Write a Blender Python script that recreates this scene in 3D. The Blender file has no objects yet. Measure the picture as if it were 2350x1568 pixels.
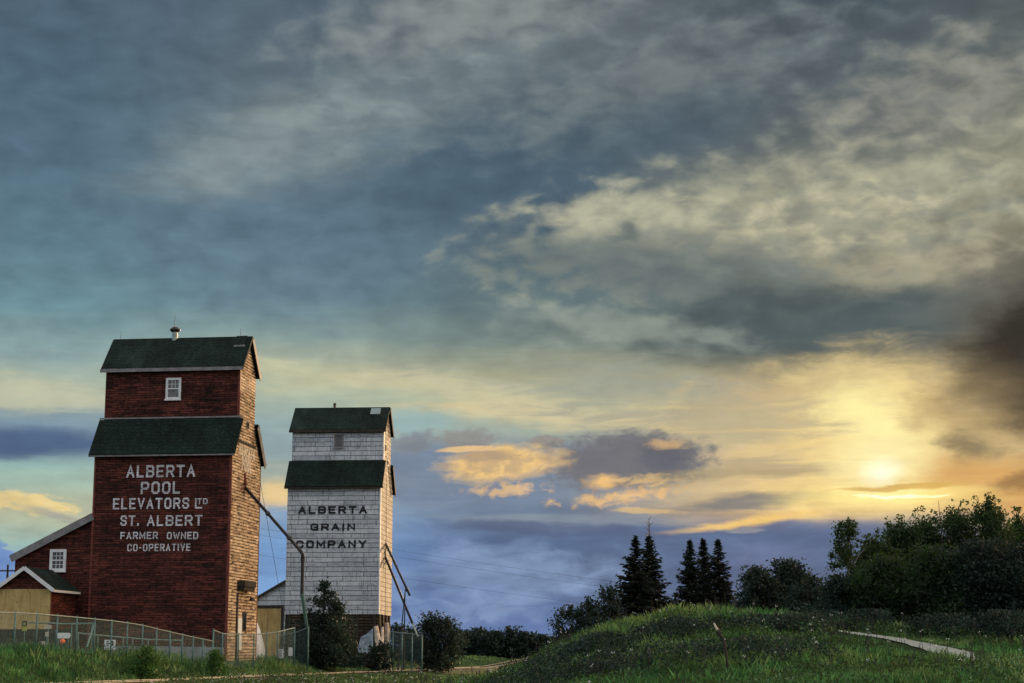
import bpy, bmesh, math, random
import numpy as np
from mathutils import Vector, noise as mnoise
R = math.radians
rng = random.Random(7)
npr = np.random.default_rng(11)
scene = bpy.context.scene
COL = scene.collection

# ------------------------------------------------------------------ camera
F_PX, CX, CY = 4000.0, 1175.0, 784.0          # focal length and centre of the photo at 2350 x 1568
EYE = 1.6
TILT = math.atan((1500 - CY) / F_PX)
def ray(px, py):
    a = (px - CX) / F_PX; b = (CY - py) / F_PX
    return (a, math.cos(TILT) - b * math.sin(TILT), math.sin(TILT) + b * math.cos(TILT))
def at(px, py, Y):
    d = ray(px, py); k = Y / d[1]
    return (d[0] * k, Y, EYE + d[2] * k)
cam_d = bpy.data.cameras.new('camera')
cam_d.sensor_width = 36.0
cam_d.lens = 36.0 * F_PX / 2350.0
cam_d.clip_end = 20000.0
cam = bpy.data.objects.new('camera', cam_d)
COL.objects.link(cam)
cam.location = (0, 0, EYE)
cam.rotation_euler = (math.pi / 2 + TILT, 0, 0)
scene.camera = cam
scene.view_settings.view_transform = 'Standard'
scene.view_settings.look = 'None'
scene.view_settings.exposure = 0.0
scene.view_settings.gamma = 1.0
scene.cycles.max_bounces = 5
scene.cycles.diffuse_bounces = 3
scene.cycles.glossy_bounces = 2
scene.cycles.transparent_max_bounces = 12

# ------------------------------------------------------------------ helpers
def lin(c):
    return tuple((v / 255 / 12.92) if v / 255 <= 0.04045 else ((v / 255 + 0.055) / 1.055) ** 2.4 for v in c)

class Nodes:
    """tiny node-graph helper"""
    def __init__(s, tree):
        s.t = tree; s.n = tree.nodes; s.l = tree.links
    def new(s, typ, ins=None, **props):
        nd = s.n.new(typ)
        for k, v in props.items(): setattr(nd, k, v)
        if ins:
            for k, v in ins.items(): s.put(nd.inputs[k], v)
        return nd
    def put(s, sock, v):
        if isinstance(v, bpy.types.NodeSocket): s.l.new(v, sock)
        elif isinstance(v, bpy.types.Node): s.l.new(v.outputs[0], sock)
        else:
            if sock.type == 'RGBA' and len(v) == 3: v = (*v, 1)
            sock.default_value = v
    def m(s, op, a, b=0.0, c=0.0, clamp=False):
        nd = s.n.new('ShaderNodeMath'); nd.operation = op; nd.use_clamp = clamp
        s.put(nd.inputs[0], a); s.put(nd.inputs[1], b); s.put(nd.inputs[2], c)
        return nd.outputs[0]
    def mix(s, fac, a, b, mode='MIX'):
        nd = s.n.new('ShaderNodeMix'); nd.data_type = 'RGBA'; nd.blend_type = mode
        s.put(nd.inputs[0], fac); s.put(nd.inputs[6], a); s.put(nd.inputs[7], b)
        return nd.outputs[2]
    def smooth(s, v, lo, hi, to0=0.0, to1=1.0):
        nd = s.n.new('ShaderNodeMapRange'); nd.interpolation_type = 'SMOOTHSTEP'
        s.put(nd.inputs[0], v)
        for i, x in enumerate((lo, hi, to0, to1)): s.put(nd.inputs[1 + i], x)
        return nd.outputs[0]
    def noise(s, vec, scale, detail=4, rough=0.5, dist=0.0, out=0):
        nd = s.new('ShaderNodeTexNoise', {'Vector': vec, 'Scale': scale, 'Detail': detail, 'Roughness': rough, 'Distortion': dist})
        return nd.outputs[out]
    def ramp(s, fac, stops, interp='LINEAR'):
        nd = s.n.new('ShaderNodeValToRGB'); cr = nd.color_ramp; cr.interpolation = interp
        stops = sorted(stops)
        while len(cr.elements) < len(stops): cr.elements.new(0.5)
        for e, (p, c) in zip(cr.elements, stops):
            e.position = p; e.color = (*c[:3], 1)
        s.put(nd.inputs[0], fac)
        return nd.outputs[0]
    def scale(s, vec, sc, loc=(0, 0, 0), rot=(0, 0, 0), typ='POINT'):
        nd = s.n.new('ShaderNodeMapping'); nd.vector_type = typ
        s.put(nd.inputs[0], vec)
        nd.inputs['Location'].default_value = loc; nd.inputs['Rotation'].default_value = rot; nd.inputs['Scale'].default_value = sc
        return nd.outputs[0]

def new_mat(name):
    m = bpy.data.materials.new(name); m.use_nodes = True
    t = m.node_tree
    b = next(n for n in t.nodes if n.type == 'BSDF_PRINCIPLED')
    return m, Nodes(t), b

def simple(name, col, rough=0.7, metal=0.0, var=0.25, sc=3.0, bump=0.0, spec=0.3):
    m, g, b = new_mat(name)
    tc = g.new('ShaderNodeTexCoord').outputs['Object']
    n = g.noise(tc, sc, 6, 0.6)
    c = g.mix(g.smooth(n, 0.3, 0.7), tuple(x * (1 - var) for x in col), tuple(min(1, x * (1 + var)) for x in col))
    g.put(b.inputs['Base Color'], c)
    b.inputs['Roughness'].default_value = rough; b.inputs['Metallic'].default_value = metal
    b.inputs['Specular IOR Level'].default_value = spec
    if bump:
        bp = g.new('ShaderNodeBump', {'Strength': bump, 'Distance': 0.02, 'Height': n}); g.put(b.inputs['Normal'], bp.outputs[0])
    return m

class MB:
    def __init__(s): s.v = []; s.f = []
    def add(s, vs, fs):
        o = len(s.v); s.v += [tuple(v) for v in vs]; s.f += [tuple(o + i for i in f) for f in fs]
    def box(s, x0, x1, y0, y1, z0, z1):
        s.add([(x0,y0,z0),(x1,y0,z0),(x1,y1,z0),(x0,y1,z0),(x0,y0,z1),(x1,y0,z1),(x1,y1,z1),(x0,y1,z1)],
              [(0,3,2,1),(4,5,6,7),(0,1,5,4),(1,2,6,5),(2,3,7,6),(3,0,4,7)])
    def prism(s, poly, axis, a, b):
        n = len(poly)
        if axis == 'x': P = lambda p, t: (t, p[0], p[1])
        elif axis == 'y': P = lambda p, t: (p[0], t, p[1])
        else: P = lambda p, t: (p[0], p[1], t)
        vs = [P(p, a) for p in poly] + [P(p, b) for p in poly]
        fs = [tuple(range(n)), tuple(range(2 * n - 1, n - 1, -1))] + [(i, i + n, (i + 1) % n + n, (i + 1) % n) for i in range(n)]
        s.add(vs, fs)
    def tube(s, pts, rs, n=8, cap=True):
        pts = [Vector(p) for p in pts]
        if not isinstance(rs, (list, tuple)): rs = [rs] * len(pts)
        vs = []; fs = []
        for i, p in enumerate(pts):
            d = (pts[min(i + 1, len(pts) - 1)] - pts[max(i - 1, 0)]).normalized()
            u = d.orthogonal().normalized() if i == 0 else (u - d * u.dot(d)).normalized()
            w = d.cross(u)
            for k in range(n):
                a = 2 * math.pi * k / n
                vs.append(p + (u * math.cos(a) + w * math.sin(a)) * rs[i])
        for i in range(len(pts) - 1):
            for k in range(n):
                fs.append((i * n + k, i * n + (k + 1) % n, (i + 1) * n + (k + 1) % n, (i + 1) * n + k))
        if cap:
            fs.append(tuple(range(n - 1, -1, -1))); fs.append(tuple((len(pts) - 1) * n + k for k in range(n)))
        s.add(vs, fs)
    def lathe(s, prof, c, n=16):
        vs = [(c[0] + r * math.cos(2 * math.pi * k / n), c[1] + r * math.sin(2 * math.pi * k / n), c[2] + z) for r, z in prof for k in range(n)]
        fs = [(i * n + k, i * n + (k + 1) % n, (i + 1) * n + (k + 1) % n, (i + 1) * n + k) for i in range(len(prof) - 1) for k in range(n)]
        fs += [tuple(range(n - 1, -1, -1)), tuple((len(prof) - 1) * n + k for k in range(n))]
        s.add(vs, fs)
    def build(s, name, mat, parent=None, smooth=False, bevel=0.0):
        me = bpy.data.meshes.new(name)
        me.from_pydata(s.v, [], s.f)
        bm = bmesh.new(); bm.from_mesh(me); bmesh.ops.recalc_face_normals(bm, faces=bm.faces)
        bm.to_mesh(me); bm.free()
        if smooth:
            for p in me.polygons: p.use_smooth = True
        me.materials.append(mat)
        o = bpy.data.objects.new(name, me); COL.objects.link(o)
        if parent: o.parent = parent
        if bevel:
            md = o.modifiers.new('bevel', 'BEVEL'); md.width = bevel; md.segments = 2; md.limit_method = 'ANGLE'
        return o

def np_obj(name, verts, faces, mat, parent=None):
    """verts (N,3), faces (M,k) -> mesh object, fast"""
    me = bpy.data.meshes.new(name)
    k = faces.shape[1]
    me.vertices.add(len(verts)); me.vertices.foreach_set('co', np.ascontiguousarray(verts, dtype=np.float32).ravel())
    me.loops.add(faces.size); me.loops.foreach_set('vertex_index', np.ascontiguousarray(faces, dtype=np.int32).ravel())
    me.polygons.add(len(faces))
    me.polygons.foreach_set('loop_start', np.arange(0, faces.size, k, dtype=np.int32))
    me.polygons.foreach_set('loop_total', np.full(len(faces), k, dtype=np.int32))
    me.update(calc_edges=True)
    me.materials.append(mat)
    o = bpy.data.objects.new(name, me); COL.objects.link(o)
    if parent: o.parent = parent
    return o

def tag(o, label=None, cat=None, group=None, kind=None):
    if label: o['label'] = label
    if cat: o['category'] = cat
    if group: o['group'] = group
    if kind: o['kind'] = kind
    return o
def empty(name, loc, rz, label, cat, group=None):
    o = bpy.data.objects.new(name, None); COL.objects.link(o)
    o.location = loc; o.rotation_euler = (0, 0, rz); o.empty_display_size = 0.2
    return tag(o, label, cat, group)

# ------------------------------------------------------------------ terrain
TRK0 = np.array([-16.8, 104.0]); TRD = np.array([math.sin(R(10)), math.cos(R(10))])
def track_s(x, y):            # distance to the left of the far rail
    return -((x - TRK0[0]) * TRD[1] - (y - TRK0[1]) * TRD[0])
def sst(x, a, b):
    t = np.clip((x - a) / (b - a), 0, 1); return t * t * (3 - 2 * t)
def terrain(x, y):
    x = np.asarray(x, float); y = np.asarray(y, float)
    s = track_s(x, y)
    base = 0.12 - 0.34 * sst(-s, 2.4, 4.5) * (1 - sst(y, 150, 200)) + 0.8 * sst(y, 175, 215)
    lvl = np.interp(y, [60, 80, 92, 106, 116, 400], [1.95, 1.9, 1.72, 1.45, 1.22, 1.2])
    z = base + (lvl - base) * sst(s, 1.6, 5.6)
    # grassy mound on the right
    h = np.interp(x, [-6, -3, -1, 0.6, 2.0, 3.4, 5.2, 7.3, 8.8, 10.9, 12.8, 15, 18, 24, 40, 80],
                     [0.25, 0.32, 0.65, 1.25, 2.05, 2.75, 3.25, 3.62, 3.76, 3.60, 3.28, 3.0, 2.80, 2.66, 2.55, 2.3])
    g = np.interp(y, [0, 30, 40, 48, 56, 64, 70, 76, 82, 92, 120, 170, 240, 330],
                     [0.0, 0.10, 0.17, 0.30, 0.47, 0.70, 0.88, 1.0, 0.98, 0.88, 0.72, 0.5, 0.25, 0.0])
    g2 = np.where(x < 11, g, g)
    fade = 1 - sst(s, -6.0, -1.5)
    near = np.interp(y, [0, 30, 60, 76, 95], [0.0, 0.0, 0.15, 0.6, 1.0])
    z = z + np.maximum(h - 0.25, 0) * g2 * fade
    calm = np.where((x > 10) & (y < 90), 0.35, 1.0)
    und = 0.10 * np.sin(x * 0.55 + 1.3 * np.sin(y * 0.21)) * np.sin(y * 0.37 + 0.6) + 0.05 * np.sin(x * 1.7 + y * 0.9) * np.sin(y * 1.1 - x * 0.4)
    z = z + und * calm * np.clip(np.abs(s) / 4 - 0.4, 0, 1) * np.clip((260 - y) / 100, 0, 1)
    far = sst(np.hypot(x, y), 320, 600)
    return z * (1 - far) + 0.3 * far
def tz(x, y): return float(terrain(x, y))
def ground_at(px, py, y0=38.0, y1=330.0):
    d = ray(px, py); ys = np.arange(y0, y1, 0.1); k = ys / d[1]
    dz = EYE + d[2] * k - terrain(d[0] * k, ys)
    i = int(np.argmax(dz < 0)) if (dz < 0).any() else int(np.argmin(dz))
    return (d[0] * k[i], ys[i], tz(d[0] * k[i], ys[i]))

# ------------------------------------------------------------------ sky (world)
SUN_AZ, SUN_EL = R(12.05), R(5.85)
world = bpy.data.worlds.new('World'); scene.world = world; world.use_nodes = True
def build_sky():
    t = world.node_tree; t.nodes.clear(); g = Nodes(t)
    d = g.new('ShaderNodeTexCoord').outputs['Generated']
    sep = g.new('ShaderNodeSeparateXYZ', {0: d})
    x, y, z = sep.outputs
    A = g.m('MULTIPLY', g.m('ARCTAN2', x, y), 1000.0)       # azimuth, milliradians from the view axis
    E = g.m('MULTIPLY', g.m('ARCSINE', z), 1000.0)          # elevation, milliradians
    V = g.new('ShaderNodeCombineXYZ', {0: A, 1: E, 2: 0.0}).outputs[0]
    # noise fields
    zz = g.m('ADD', z, 0.10)
    P = g.new('ShaderNodeCombineXYZ', {0: g.m('DIVIDE', x, zz), 1: g.m('DIVIDE', y, zz), 2: 0.0}).outputs[0]
    wob = g.new('ShaderNodeTexNoise', {'Vector': g.scale(V, (1/70, 1/30, 1)), 'Scale': 1.0, 'Detail': 5, 'Roughness': 0.6}).outputs['Color']
    wv = g.new('ShaderNodeVectorMath', {0: wob, 1: (0.5, 0.5, 0.5)}, operation='SUBTRACT').outputs[0]
    wv = g.new('ShaderNodeVectorMath', {0: wv, 1: (70, 30, 0)}, operation='MULTIPLY').outputs[0]
    W = g.new('ShaderNodeVectorMath', {0: V, 1: wv}, operation='ADD').outputs[0]
    # tighter warp low in the sky, where cloud detail is small
    wl = g.new('ShaderNodeVectorMath', {0: wv, 1: (0.42, 0.42, 0)}, operation='MULTIPLY').outputs[0]
    WL = g.new('ShaderNodeVectorMath', {0: V, 1: wl}, operation='ADD').outputs[0]
    n_big = g.noise(g.scale(V, (1/95, 1/34, 1), rot=(0, 0, R(8))), 1.0, 7, 0.55, 0.4)
    n_puff = g.noise(g.scale(V, (1/24, 1/13, 1), rot=(0, 0, R(-18))), 1.0, 4, 0.48, 0.25)
    n_str = g.noise(g.scale(V, (1/110, 1/9, 1), rot=(0, 0, R(-2))), 1.0, 6, 0.55, 0.6)
    n_low = g.noise(g.scale(V, (1/30, 1/11, 1)), 1.0, 7, 0.6, 0.8)
    n_p = g.noise(P, 1.6, 7, 0.6, 0.5)
    n_ver = g.noise(g.scale(V, (1/14, 1/5.5, 1)), 1.0, 5, 0.6, 0.5)
    n_str2 = g.noise(g.scale(V, (1/60, 1/9, 1), loc=(3, 7, 0), rot=(0, 0, R(-4))), 1.0, 6, 0.6, 0.7)
    n_puff2 = g.noise(g.scale(V, (1/9, 1/6, 1)), 1.0, 6, 0.6, 0.4)
    n_bil = g.noise(g.scale(V, (1/34, 1/15, 1), rot=(0, 0, R(12))), 1.0, 5, 0.5, 0.25)
    def cen(n): return g.m('SUBTRACT', n, 0.5)
    # low-frequency colour: five elevation ramps blended over azimuth
    ew = g.new('ShaderNodeSeparateXYZ', {0: WL}).outputs[1]
    fac = g.m('MULTIPLY', g.m('ADD', ew, g.m('MULTIPLY', cen(n_str), 16.0)), 1/420, clamp=True)
    def col(rows):
        return g.ramp(fac, [(((1500 - py) / 4) / 420, lin(c)) for py, c in rows])
    cL = col([(0,(84,103,121)),(200,(84,106,124)),(400,(88,114,132)),(600,(97,126,142)),(740,(108,142,153)),(850,(142,165,165)),(930,(172,180,162)),(990,(128,150,165)),(1040,(92,112,145)),(1085,(150,180,175)),(1130,(164,186,172)),(1190,(186,186,156)),(1260,(150,178,172)),(1320,(124,156,196)),(1460,(110,145,195))])
    cA = col([(0,(90,106,121)),(200,(100,115,127)),(380,(116,133,143)),(500,(96,117,134)),(700,(104,130,142)),(800,(138,158,155)),(870,(183,184,156)),(930,(168,182,168)),(985,(150,172,172)),(1050,(146,164,168)),(1110,(172,178,162)),(1170,(140,164,192)),(1260,(112,150,200)),(1400,(122,158,208)),(1480,(108,140,190))])
    cC = col([(0,(112,121,126)),(200,(100,112,122)),(330,(88,106,120)),(520,(90,109,120)),(690,(98,119,126)),(800,(122,137,132)),(880,(176,173,143)),(950,(192,190,154)),(1000,(158,170,162)),(1060,(118,132,152)),(1130,(120,136,158)),(1180,(108,126,152)),(1250,(84,106,146)),(1350,(96,122,170)),(1450,(84,112,162))])
    cR = col([(0,(74,87,98)),(200,(94,104,110)),(330,(100,108,110)),(430,(140,142,132)),(520,(168,165,141)),(610,(148,146,128)),(720,(98,108,108)),(800,(86,97,97)),(850,(128,124,108)),(930,(200,180,142)),(1000,(216,192,148)),(1090,(234,202,144)),(1160,(236,200,130)),(1185,(204,168,118)),(1215,(100,108,146)),(1330,(84,103,150)),(1450,(74,95,140))])
    cF = col([(0,(74,86,94)),(200,(106,112,112)),(400,(146,145,128)),(520,(150,146,124)),(620,(122,118,106)),(720,(108,104,95)),(840,(112,102,84)),(950,(120,104,78)),(1050,(150,128,92)),(1130,(194,150,92)),(1190,(186,140,96)),(1250,(110,108,130)),(1450,(80,95,135))])
    c = g.mix(g.smooth(A, -262, -118), cL, cA)
    c = g.mix(g.smooth(A, -120, 5), c, cC)
    c = g.mix(g.smooth(A, 15, 185), c, cR)
    c = g.mix(g.smooth(A, 215, 292), c, cF)
    # named cloud features: centre and radii in photo pixels (1 px = 0.25 mrad), rotation, colour, edges
    def feat(c, px, py, rx, ry, rot, rgb, s=0.8, lo=0.05, hi=0.7, nz=None, k=0.0, warp=None, gain=1.0):
        mp = g.scale(warp if warp is not None else W, (rx / 4, ry / 4, 1), ((px - 1175) / 4, (1500 - py) / 4, 0), (0, 0, R(rot)), 'TEXTURE')
        gr = g.new('ShaderNodeTexGradient', {0: mp}, gradient_type='SPHERICAL').outputs['Fac']
        v = gr if nz is None else g.m('MULTIPLY_ADD', cen(nz), k, gr)
        mask = g.smooth(v, lo, hi, 0.0, s)
        if nz is not None: mask = g.m('MULTIPLY', mask, g.smooth(gr, 0.0, 0.12))
        return g.mix(mask, c, tuple(q * gain for q in lin(rgb)))
    # high sky
    c = feat(c, 1120, 430, 560, 200, 4, (76, 99, 118), 0.75, 0.0, 0.7, n_big, 0.7)
    c = feat(c, 620, 600, 560, 170, 0, (98, 124, 143), 0.5, 0.0, 0.7)
    c = feat(c, 730, 300, 720, 175, 21, (140, 152, 155), 0.95, 0.10, 0.95, n_big, 1.5)
    c = feat(c, 1050, 60, 520, 130, 8, (140, 146, 147), 0.8, 0.05, 0.9, n_puff, 1.3)
    c = feat(c, 1550, 200, 700, 170, 14, (122, 131, 134), 0.75, 0.15, 0.9, n_puff, 1.5)
    c = feat(c, 2150, 270, 420, 170, 10, (156, 154, 143), 0.8, 0.10, 0.9, n_puff, 1.5)
    c = feat(c, 1500, 330, 420, 110, 8, (80, 98, 112), 0.75, 0.0, 0.8, n_big, 0.9)
    # broad cream cloud deck
    c = feat(c, 1840, 525, 980, 215, 5, (172, 169, 147), 0.96, 0.08, 0.88, n_puff, 1.45)
    c = feat(c, 1900, 545, 420, 105, 6, (203, 195, 163), 0.85, 0.15, 0.9, n_puff, 1.6)
    c = feat(c, 1430, 500, 330, 95, 4, (188, 184, 160), 0.75, 0.15, 0.9, n_puff, 1.6)
    c = feat(c, 2080, 640, 420, 110, 8, (168, 162, 138), 0.8, 0.1, 0.9, n_puff, 1.7)
    c = feat(c, 1560, 625, 620, 110, -4, (92, 106, 112), 0.75, 0.10, 0.8, n_puff, 1.5)
    c = feat(c, 1780, 755, 620, 125, 3, (76, 90, 95), 0.92, 0.05, 0.65, n_big, 0.9)
    c = feat(c, 1430, 770, 420, 70, -6, (150, 158, 148), 0.6, 0.1, 0.9, n_puff, 1.5)
    n_pufB = g.noise(g.scale(V, (1/20, 1/10, 1), loc=(5, 2, 0), rot=(0, 0, R(-22))), 1.0, 4, 0.5, 0.35)
    c = feat(c, 1850, 545, 950, 190, 5, (112, 120, 120), 0.50, 0.36, 1.05, n_pufB, 2.3)
    c = feat(c, 1900, 240, 800, 220, 8, (88, 100, 110), 0.42, 0.34, 1.05, n_pufB, 2.2)
    c = feat(c, 1000, 200, 600, 190, 15, (96, 112, 124), 0.5, 0.34, 1.05, n_pufB, 2.0)
    # pale streaks
    c = feat(c, 1080, 905, 560, 50, -7, (202, 195, 162), 0.85, 0.1, 0.8, n_str, 1.5)
    c = feat(c, 1350, 965, 560, 55, -3, (214, 200, 160), 0.85, 0.1, 0.8, n_str, 1.6)
    c = feat(c, 940, 975, 190, 40, -4, (146, 176, 180), 0.7, 0.05, 0.7, n_str, 1.0)
    c = feat(c, 1690, 985, 420, 70, -4, (226, 198, 140), 0.75, 0.1, 0.8, n_str, 1.5)
    c = feat(c, 80, 935, 330, 45, -7, (194, 194, 168), 0.8, 0.1, 0.8, n_str, 1.5)
    c = feat(c, 620, 870, 330, 40, -8, (190, 190, 158), 0.7, 0.1, 0.8, n_str, 1.5)
    c = feat(c, 1500, 900, 900, 120, -4, (150, 156, 146), 0.75, 0.30, 1.0, n_str2, 2.0)
    c = feat(c, 1600, 1010, 700, 130, -3, (146, 150, 144), 0.70, 0.30, 1.0, n_str2, 1.9)
    # sun glow
    c = feat(c, 2010, 1060, 620, 300, 0, (232, 200, 146), 0.80, 0.0, 1.0, n_str, 0.9)
    c = feat(c, 1990, 1040, 360, 280, 0, (253, 223, 150), 0.92, 0.0, 0.9, n_low, 0.9)
    c = feat(c, 1990, 965, 240, 120, -22, (255, 236, 166), 0.92, 0.0, 0.8, n_low, 0.5)
    c = feat(c, 1720, 965, 520, 130, -3, (186, 172, 140), 0.85, 0.32, 1.0, n_str2, 2.2)
    c = feat(c, 1850, 900, 420, 90, 4, (196, 172, 130), 0.7, 0.3, 1.0, n_puff, 1.8)
    c = feat(c, 1760, 1080, 330, 70, 2, (176, 160, 130), 0.7, 0.35, 1.0, n_str2, 2.0)
    c = feat(c, 2180, 980, 160, 120, -30, (168, 142, 102), 0.6, 0.2, 1.0, n_puff, 1.4)
    # low blue bank of cloud
    c = feat(c, 1640, 1380, 900, 195, 1.5, (84, 107, 144), 0.96, 0.06, 0.26, n_low, 0.12, WL)
    c = feat(c, 1920, 1330, 560, 150, 2, (78, 99, 138), 0.8, 0.0, 0.5, n_low, 0.2, WL)
    c = feat(c, 1030, 1450, 480, 130, 0, (92, 122, 176), 0.8, 0.0, 0.5, n_low, 0.4, WL)
    c = feat(c, 1230, 1300, 420, 60, -6, (118, 140, 176), 0.75, 0.2, 0.9, n_low, 1.7, WL)
    c = feat(c, 1120, 1395, 420, 55, 14, (128, 152, 192), 0.8, 0.2, 0.9, n_low, 1.8, WL)
    c = feat(c, 1280, 1200, 560, 36, 0, (134, 146, 160), 0.7, 0.2, 0.9, n_str, 1.7, WL)
    c = feat(c, 1330, 1222, 480, 22, -1, (80, 96, 132), 0.8, 0.1, 0.7, n_str, 1.2, WL)
    c = feat(c, 1120, 1330, 640, 180, 0, (126, 150, 188), 0.62, 0.42, 0.95, n_bil, 2.0, WL)
    c = feat(c, 1750, 1290, 420, 90, 3, (106, 120, 160), 0.45, 0.45, 1.0, n_bil, 1.8, WL)
    # dark cumulus and lit lenses over the horizon
    c = feat(c, 1000, 1095, 300, 85, 0, (118, 133, 158), 0.85, 0.0, 0.4, n_low, 0.6, WL)
    c = feat(c, 948, 1022, 80, 34, 4, (126, 131, 140), 0.85, 0.05, 0.6, n_puff2, 1.2, WL)
    c = feat(c, 1072, 1020, 88, 34, -4, (140, 137, 135), 0.85, 0.05, 0.6, n_puff2, 1.2, WL)
    c = feat(c, 1253, 1024, 46, 22, 0, (150, 142, 136), 0.9, 0.1, 0.5, n_ver, 1.2, WL)
    c = feat(c, 1442, 1066, 250, 84, 3, (110, 110, 119), 0.95, 0.03, 0.45, n_puff2, 0.9, WL)
    c = feat(c, 1525, 1062, 100, 60, 0, (94, 97, 110), 0.8, 0.05, 0.7, n_puff2, 0.7, WL)
    c = feat(c, 1535, 1024, 90, 24, 6, (214, 176, 126), 0.75, 0.2, 1.0, n_ver, 2.0, WL)
    c = feat(c, 1150, 1074, 185, 48, 3, (246, 203, 130), 0.94, 0.0, 0.62, n_ver, 0.7, WL)
    c = feat(c, 1160, 1075, 220, 60, 4, (172, 150, 128), 0.65, 0.30, 1.0, n_puff2, 2.2, WL)
    c = feat(c, 1115, 1058, 85, 16, 2, (178, 152, 126), 0.85, 0.05, 0.6, n_ver, 0.8, WL)
    c = feat(c, 1080, 1042, 90, 9, 0, (236, 196, 140), 0.85, 0.05, 0.5, n_ver, 0.8, WL)
    c = feat(c, 1160, 1128, 170, 26, 0, (224, 186, 136), 0.85, 0.3, 1.0, n_puff2, 2.4, WL)
    c = feat(c, 1380, 1113, 66, 21, 3, (244, 196, 126), 0.92, 0.05, 0.8, n_puff2, 0.8, WL)
    c = feat(c, 1440, 1142, 270, 30, 7, (236, 190, 130), 0.88, 0.28, 1.0, n_puff2, 2.2, WL)
    c = feat(c, 1490, 1110, 160, 22, 3, (224, 186, 130), 0.8, 0.3, 0.8, n_ver, 1.8, WL)
    c = feat(c, 1700, 1162, 220, 28, 4, (108, 112, 122), 0.85, 0.0, 0.75, n_str2, 1.2, WL)
    c = feat(c, 1660, 1100, 300, 26, 3, (168, 152, 120), 0.6, 0.2, 0.8, n_str, 1.8, WL)
    c = feat(c, 1700, 1206, 230, 17, 6, (250, 206, 122), 0.92, 0.05, 0.8, n_str, 0.9, WL)
    c = feat(c, 1490, 1176, 140, 12, 0, (216, 182, 130), 0.7, 0.2, 0.7, n_ver, 1.4, WL)
    c = feat(c, 1700, 1222, 60, 9, 3, (150, 150, 160), 0.8, 0.1, 0.6, n_ver, 0.8, WL)
    # left side
    c = feat(c, 60, 1042, 260, 44, 2, (80, 100, 134), 0.92, 0.03, 0.6, n_str2, 0.9, WL)
    c = feat(c, 70, 1168, 190, 34, -10, (236, 208, 146), 0.9, 0.2, 0.7, n_ver, 1.8, WL)
    c = feat(c, 140, 1195, 120, 18, -14, (160, 160, 152), 0.7, 0.2, 0.7, n_ver, 1.4, WL)
    c = feat(c, 640, 1140, 95, 46, 0, (240, 206, 146), 0.9, 0.0, 0.8, n_low, 0.9, WL)
    c = feat(c, -10, 1310, 85, 85, 0, (110, 140, 196), 0.95, 0.05, 0.2, n_ver, 0.5, WL)
    # right edge: brown cloud, orange rim
    c = feat(c, 2250, 1135, 300, 80, -4, (216, 164, 98), 0.85, 0.0, 0.7, n_low, 0.4)
    c = feat(c, 2352, 800, 270, 150, 32, (40, 39, 38), 0.97, 0.0, 0.85, n_low, 0.35)
    c = feat(c, 2360, 930, 110, 190, 0, (52, 48, 44), 0.88, 0.0, 0.9, n_low, 0.35)
    c = feat(c, 2270, 930, 120, 150, 20, (104, 90, 70), 0.55, 0.0, 0.9, n_low, 0.7)
    c = feat(c, 2215, 1055, 85, 50, 0, (118, 106, 84), 0.8, 0.0, 0.8, n_low, 0.7)
    c = feat(c, 2330, 1125, 100, 24, 8, (126, 96, 66), 0.7, 0.0, 0.7, n_str, 0.6)
    # sun veiled by thin cloud
    c = feat(c, 2020, 1150, 330, 44, 0, (254, 232, 146), 0.9, 0.0, 0.9, n_str, 0.7, WL, 1.05)
    c = feat(c, 2006, 1070, 190, 120, 0, (255, 240, 178), 0.9, 0.0, 1.0, n_low, 0.35, WL, 1.06)
    c = feat(c, 2010, 1096, 66, 46, 0, (255, 251, 222), 0.95, 0.0, 1.15, n_low, 0.15, WL, 1.2)
    c = feat(c, 2050, 1131, 230, 9, 1.5, (214, 170, 92), 0.85, 0.05, 0.6, n_str, 0.5, WL)
    c = feat(c, 1988, 968, 130, 62, -30, (255, 240, 168), 0.85, 0.0, 0.95, n_low, 0.5, WL, 1.05)
    c = feat(c, 2040, 1152, 150, 8, 0, (255, 250, 205), 0.9, 0.2, 0.8, n_ver, 1.6, WL, 1.25)
    # fine mottling of the cloud deck
    up = g.smooth(E, 100, 220)
    det = g.m('ADD', g.m('MULTIPLY', cen(n_puff), g.m('MULTIPLY_ADD', up, 0.55, 0.15)), g.m('MULTIPLY', cen(n_p), 0.22))
    det = g.m('ADD', det, g.m('MULTIPLY', cen(n_ver), 0.15))
    det = g.m('ADD', det, g.m('MULTIPLY', cen(n_str2), g.m('MULTIPLY_ADD', up, -0.36, 0.42)))
    low_ = g.m('SUBTRACT', 1.0, g.smooth(E, 62, 112))
    det = g.m('ADD', det, g.m('MULTIPLY', g.m('MULTIPLY', g.m('ADD', cen(n_bil), g.m('MULTIPLY', cen(n_low), 0.7)), low_), 0.55))
    c = g.mix(1.0, c, g.new('ShaderNodeCombineColor', {0: g.m('ADD', 1.0, det), 1: g.m('ADD', 1.0, det), 2: g.m('ADD', 1.0, g.m('MULTIPLY', det, 0.9))}).outputs[0], 'MULTIPLY')
    c = g.mix(1.0, c, g.mix(g.smooth(E, 150, 330), (0.99, 1.0, 0.985), (0.90, 0.92, 0.90)), 'MULTIPLY')
    # unseen sky: brightness added overhead and behind for the fronts, warm glow added right
    absA = g.m('ABSOLUTE', A)
    w = g.m('MAXIMUM', g.smooth(E, 400, 780), g.smooth(absA, 360, 900))
    back = g.mix(g.m('MULTIPLY', g.smooth(n_p, 0.3, 0.7), 0.5), (0.72, 0.78, 0.84), (0.92, 0.93, 0.92))
    warm = g.m('MULTIPLY', g.smooth(A, 300, 900), g.m('SUBTRACT', 1.0, g.smooth(A, 1700, 2300)))
    warm = g.m('MULTIPLY', warm, g.m('SUBTRACT', 1.0, g.smooth(E, 500, 1150)))
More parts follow.
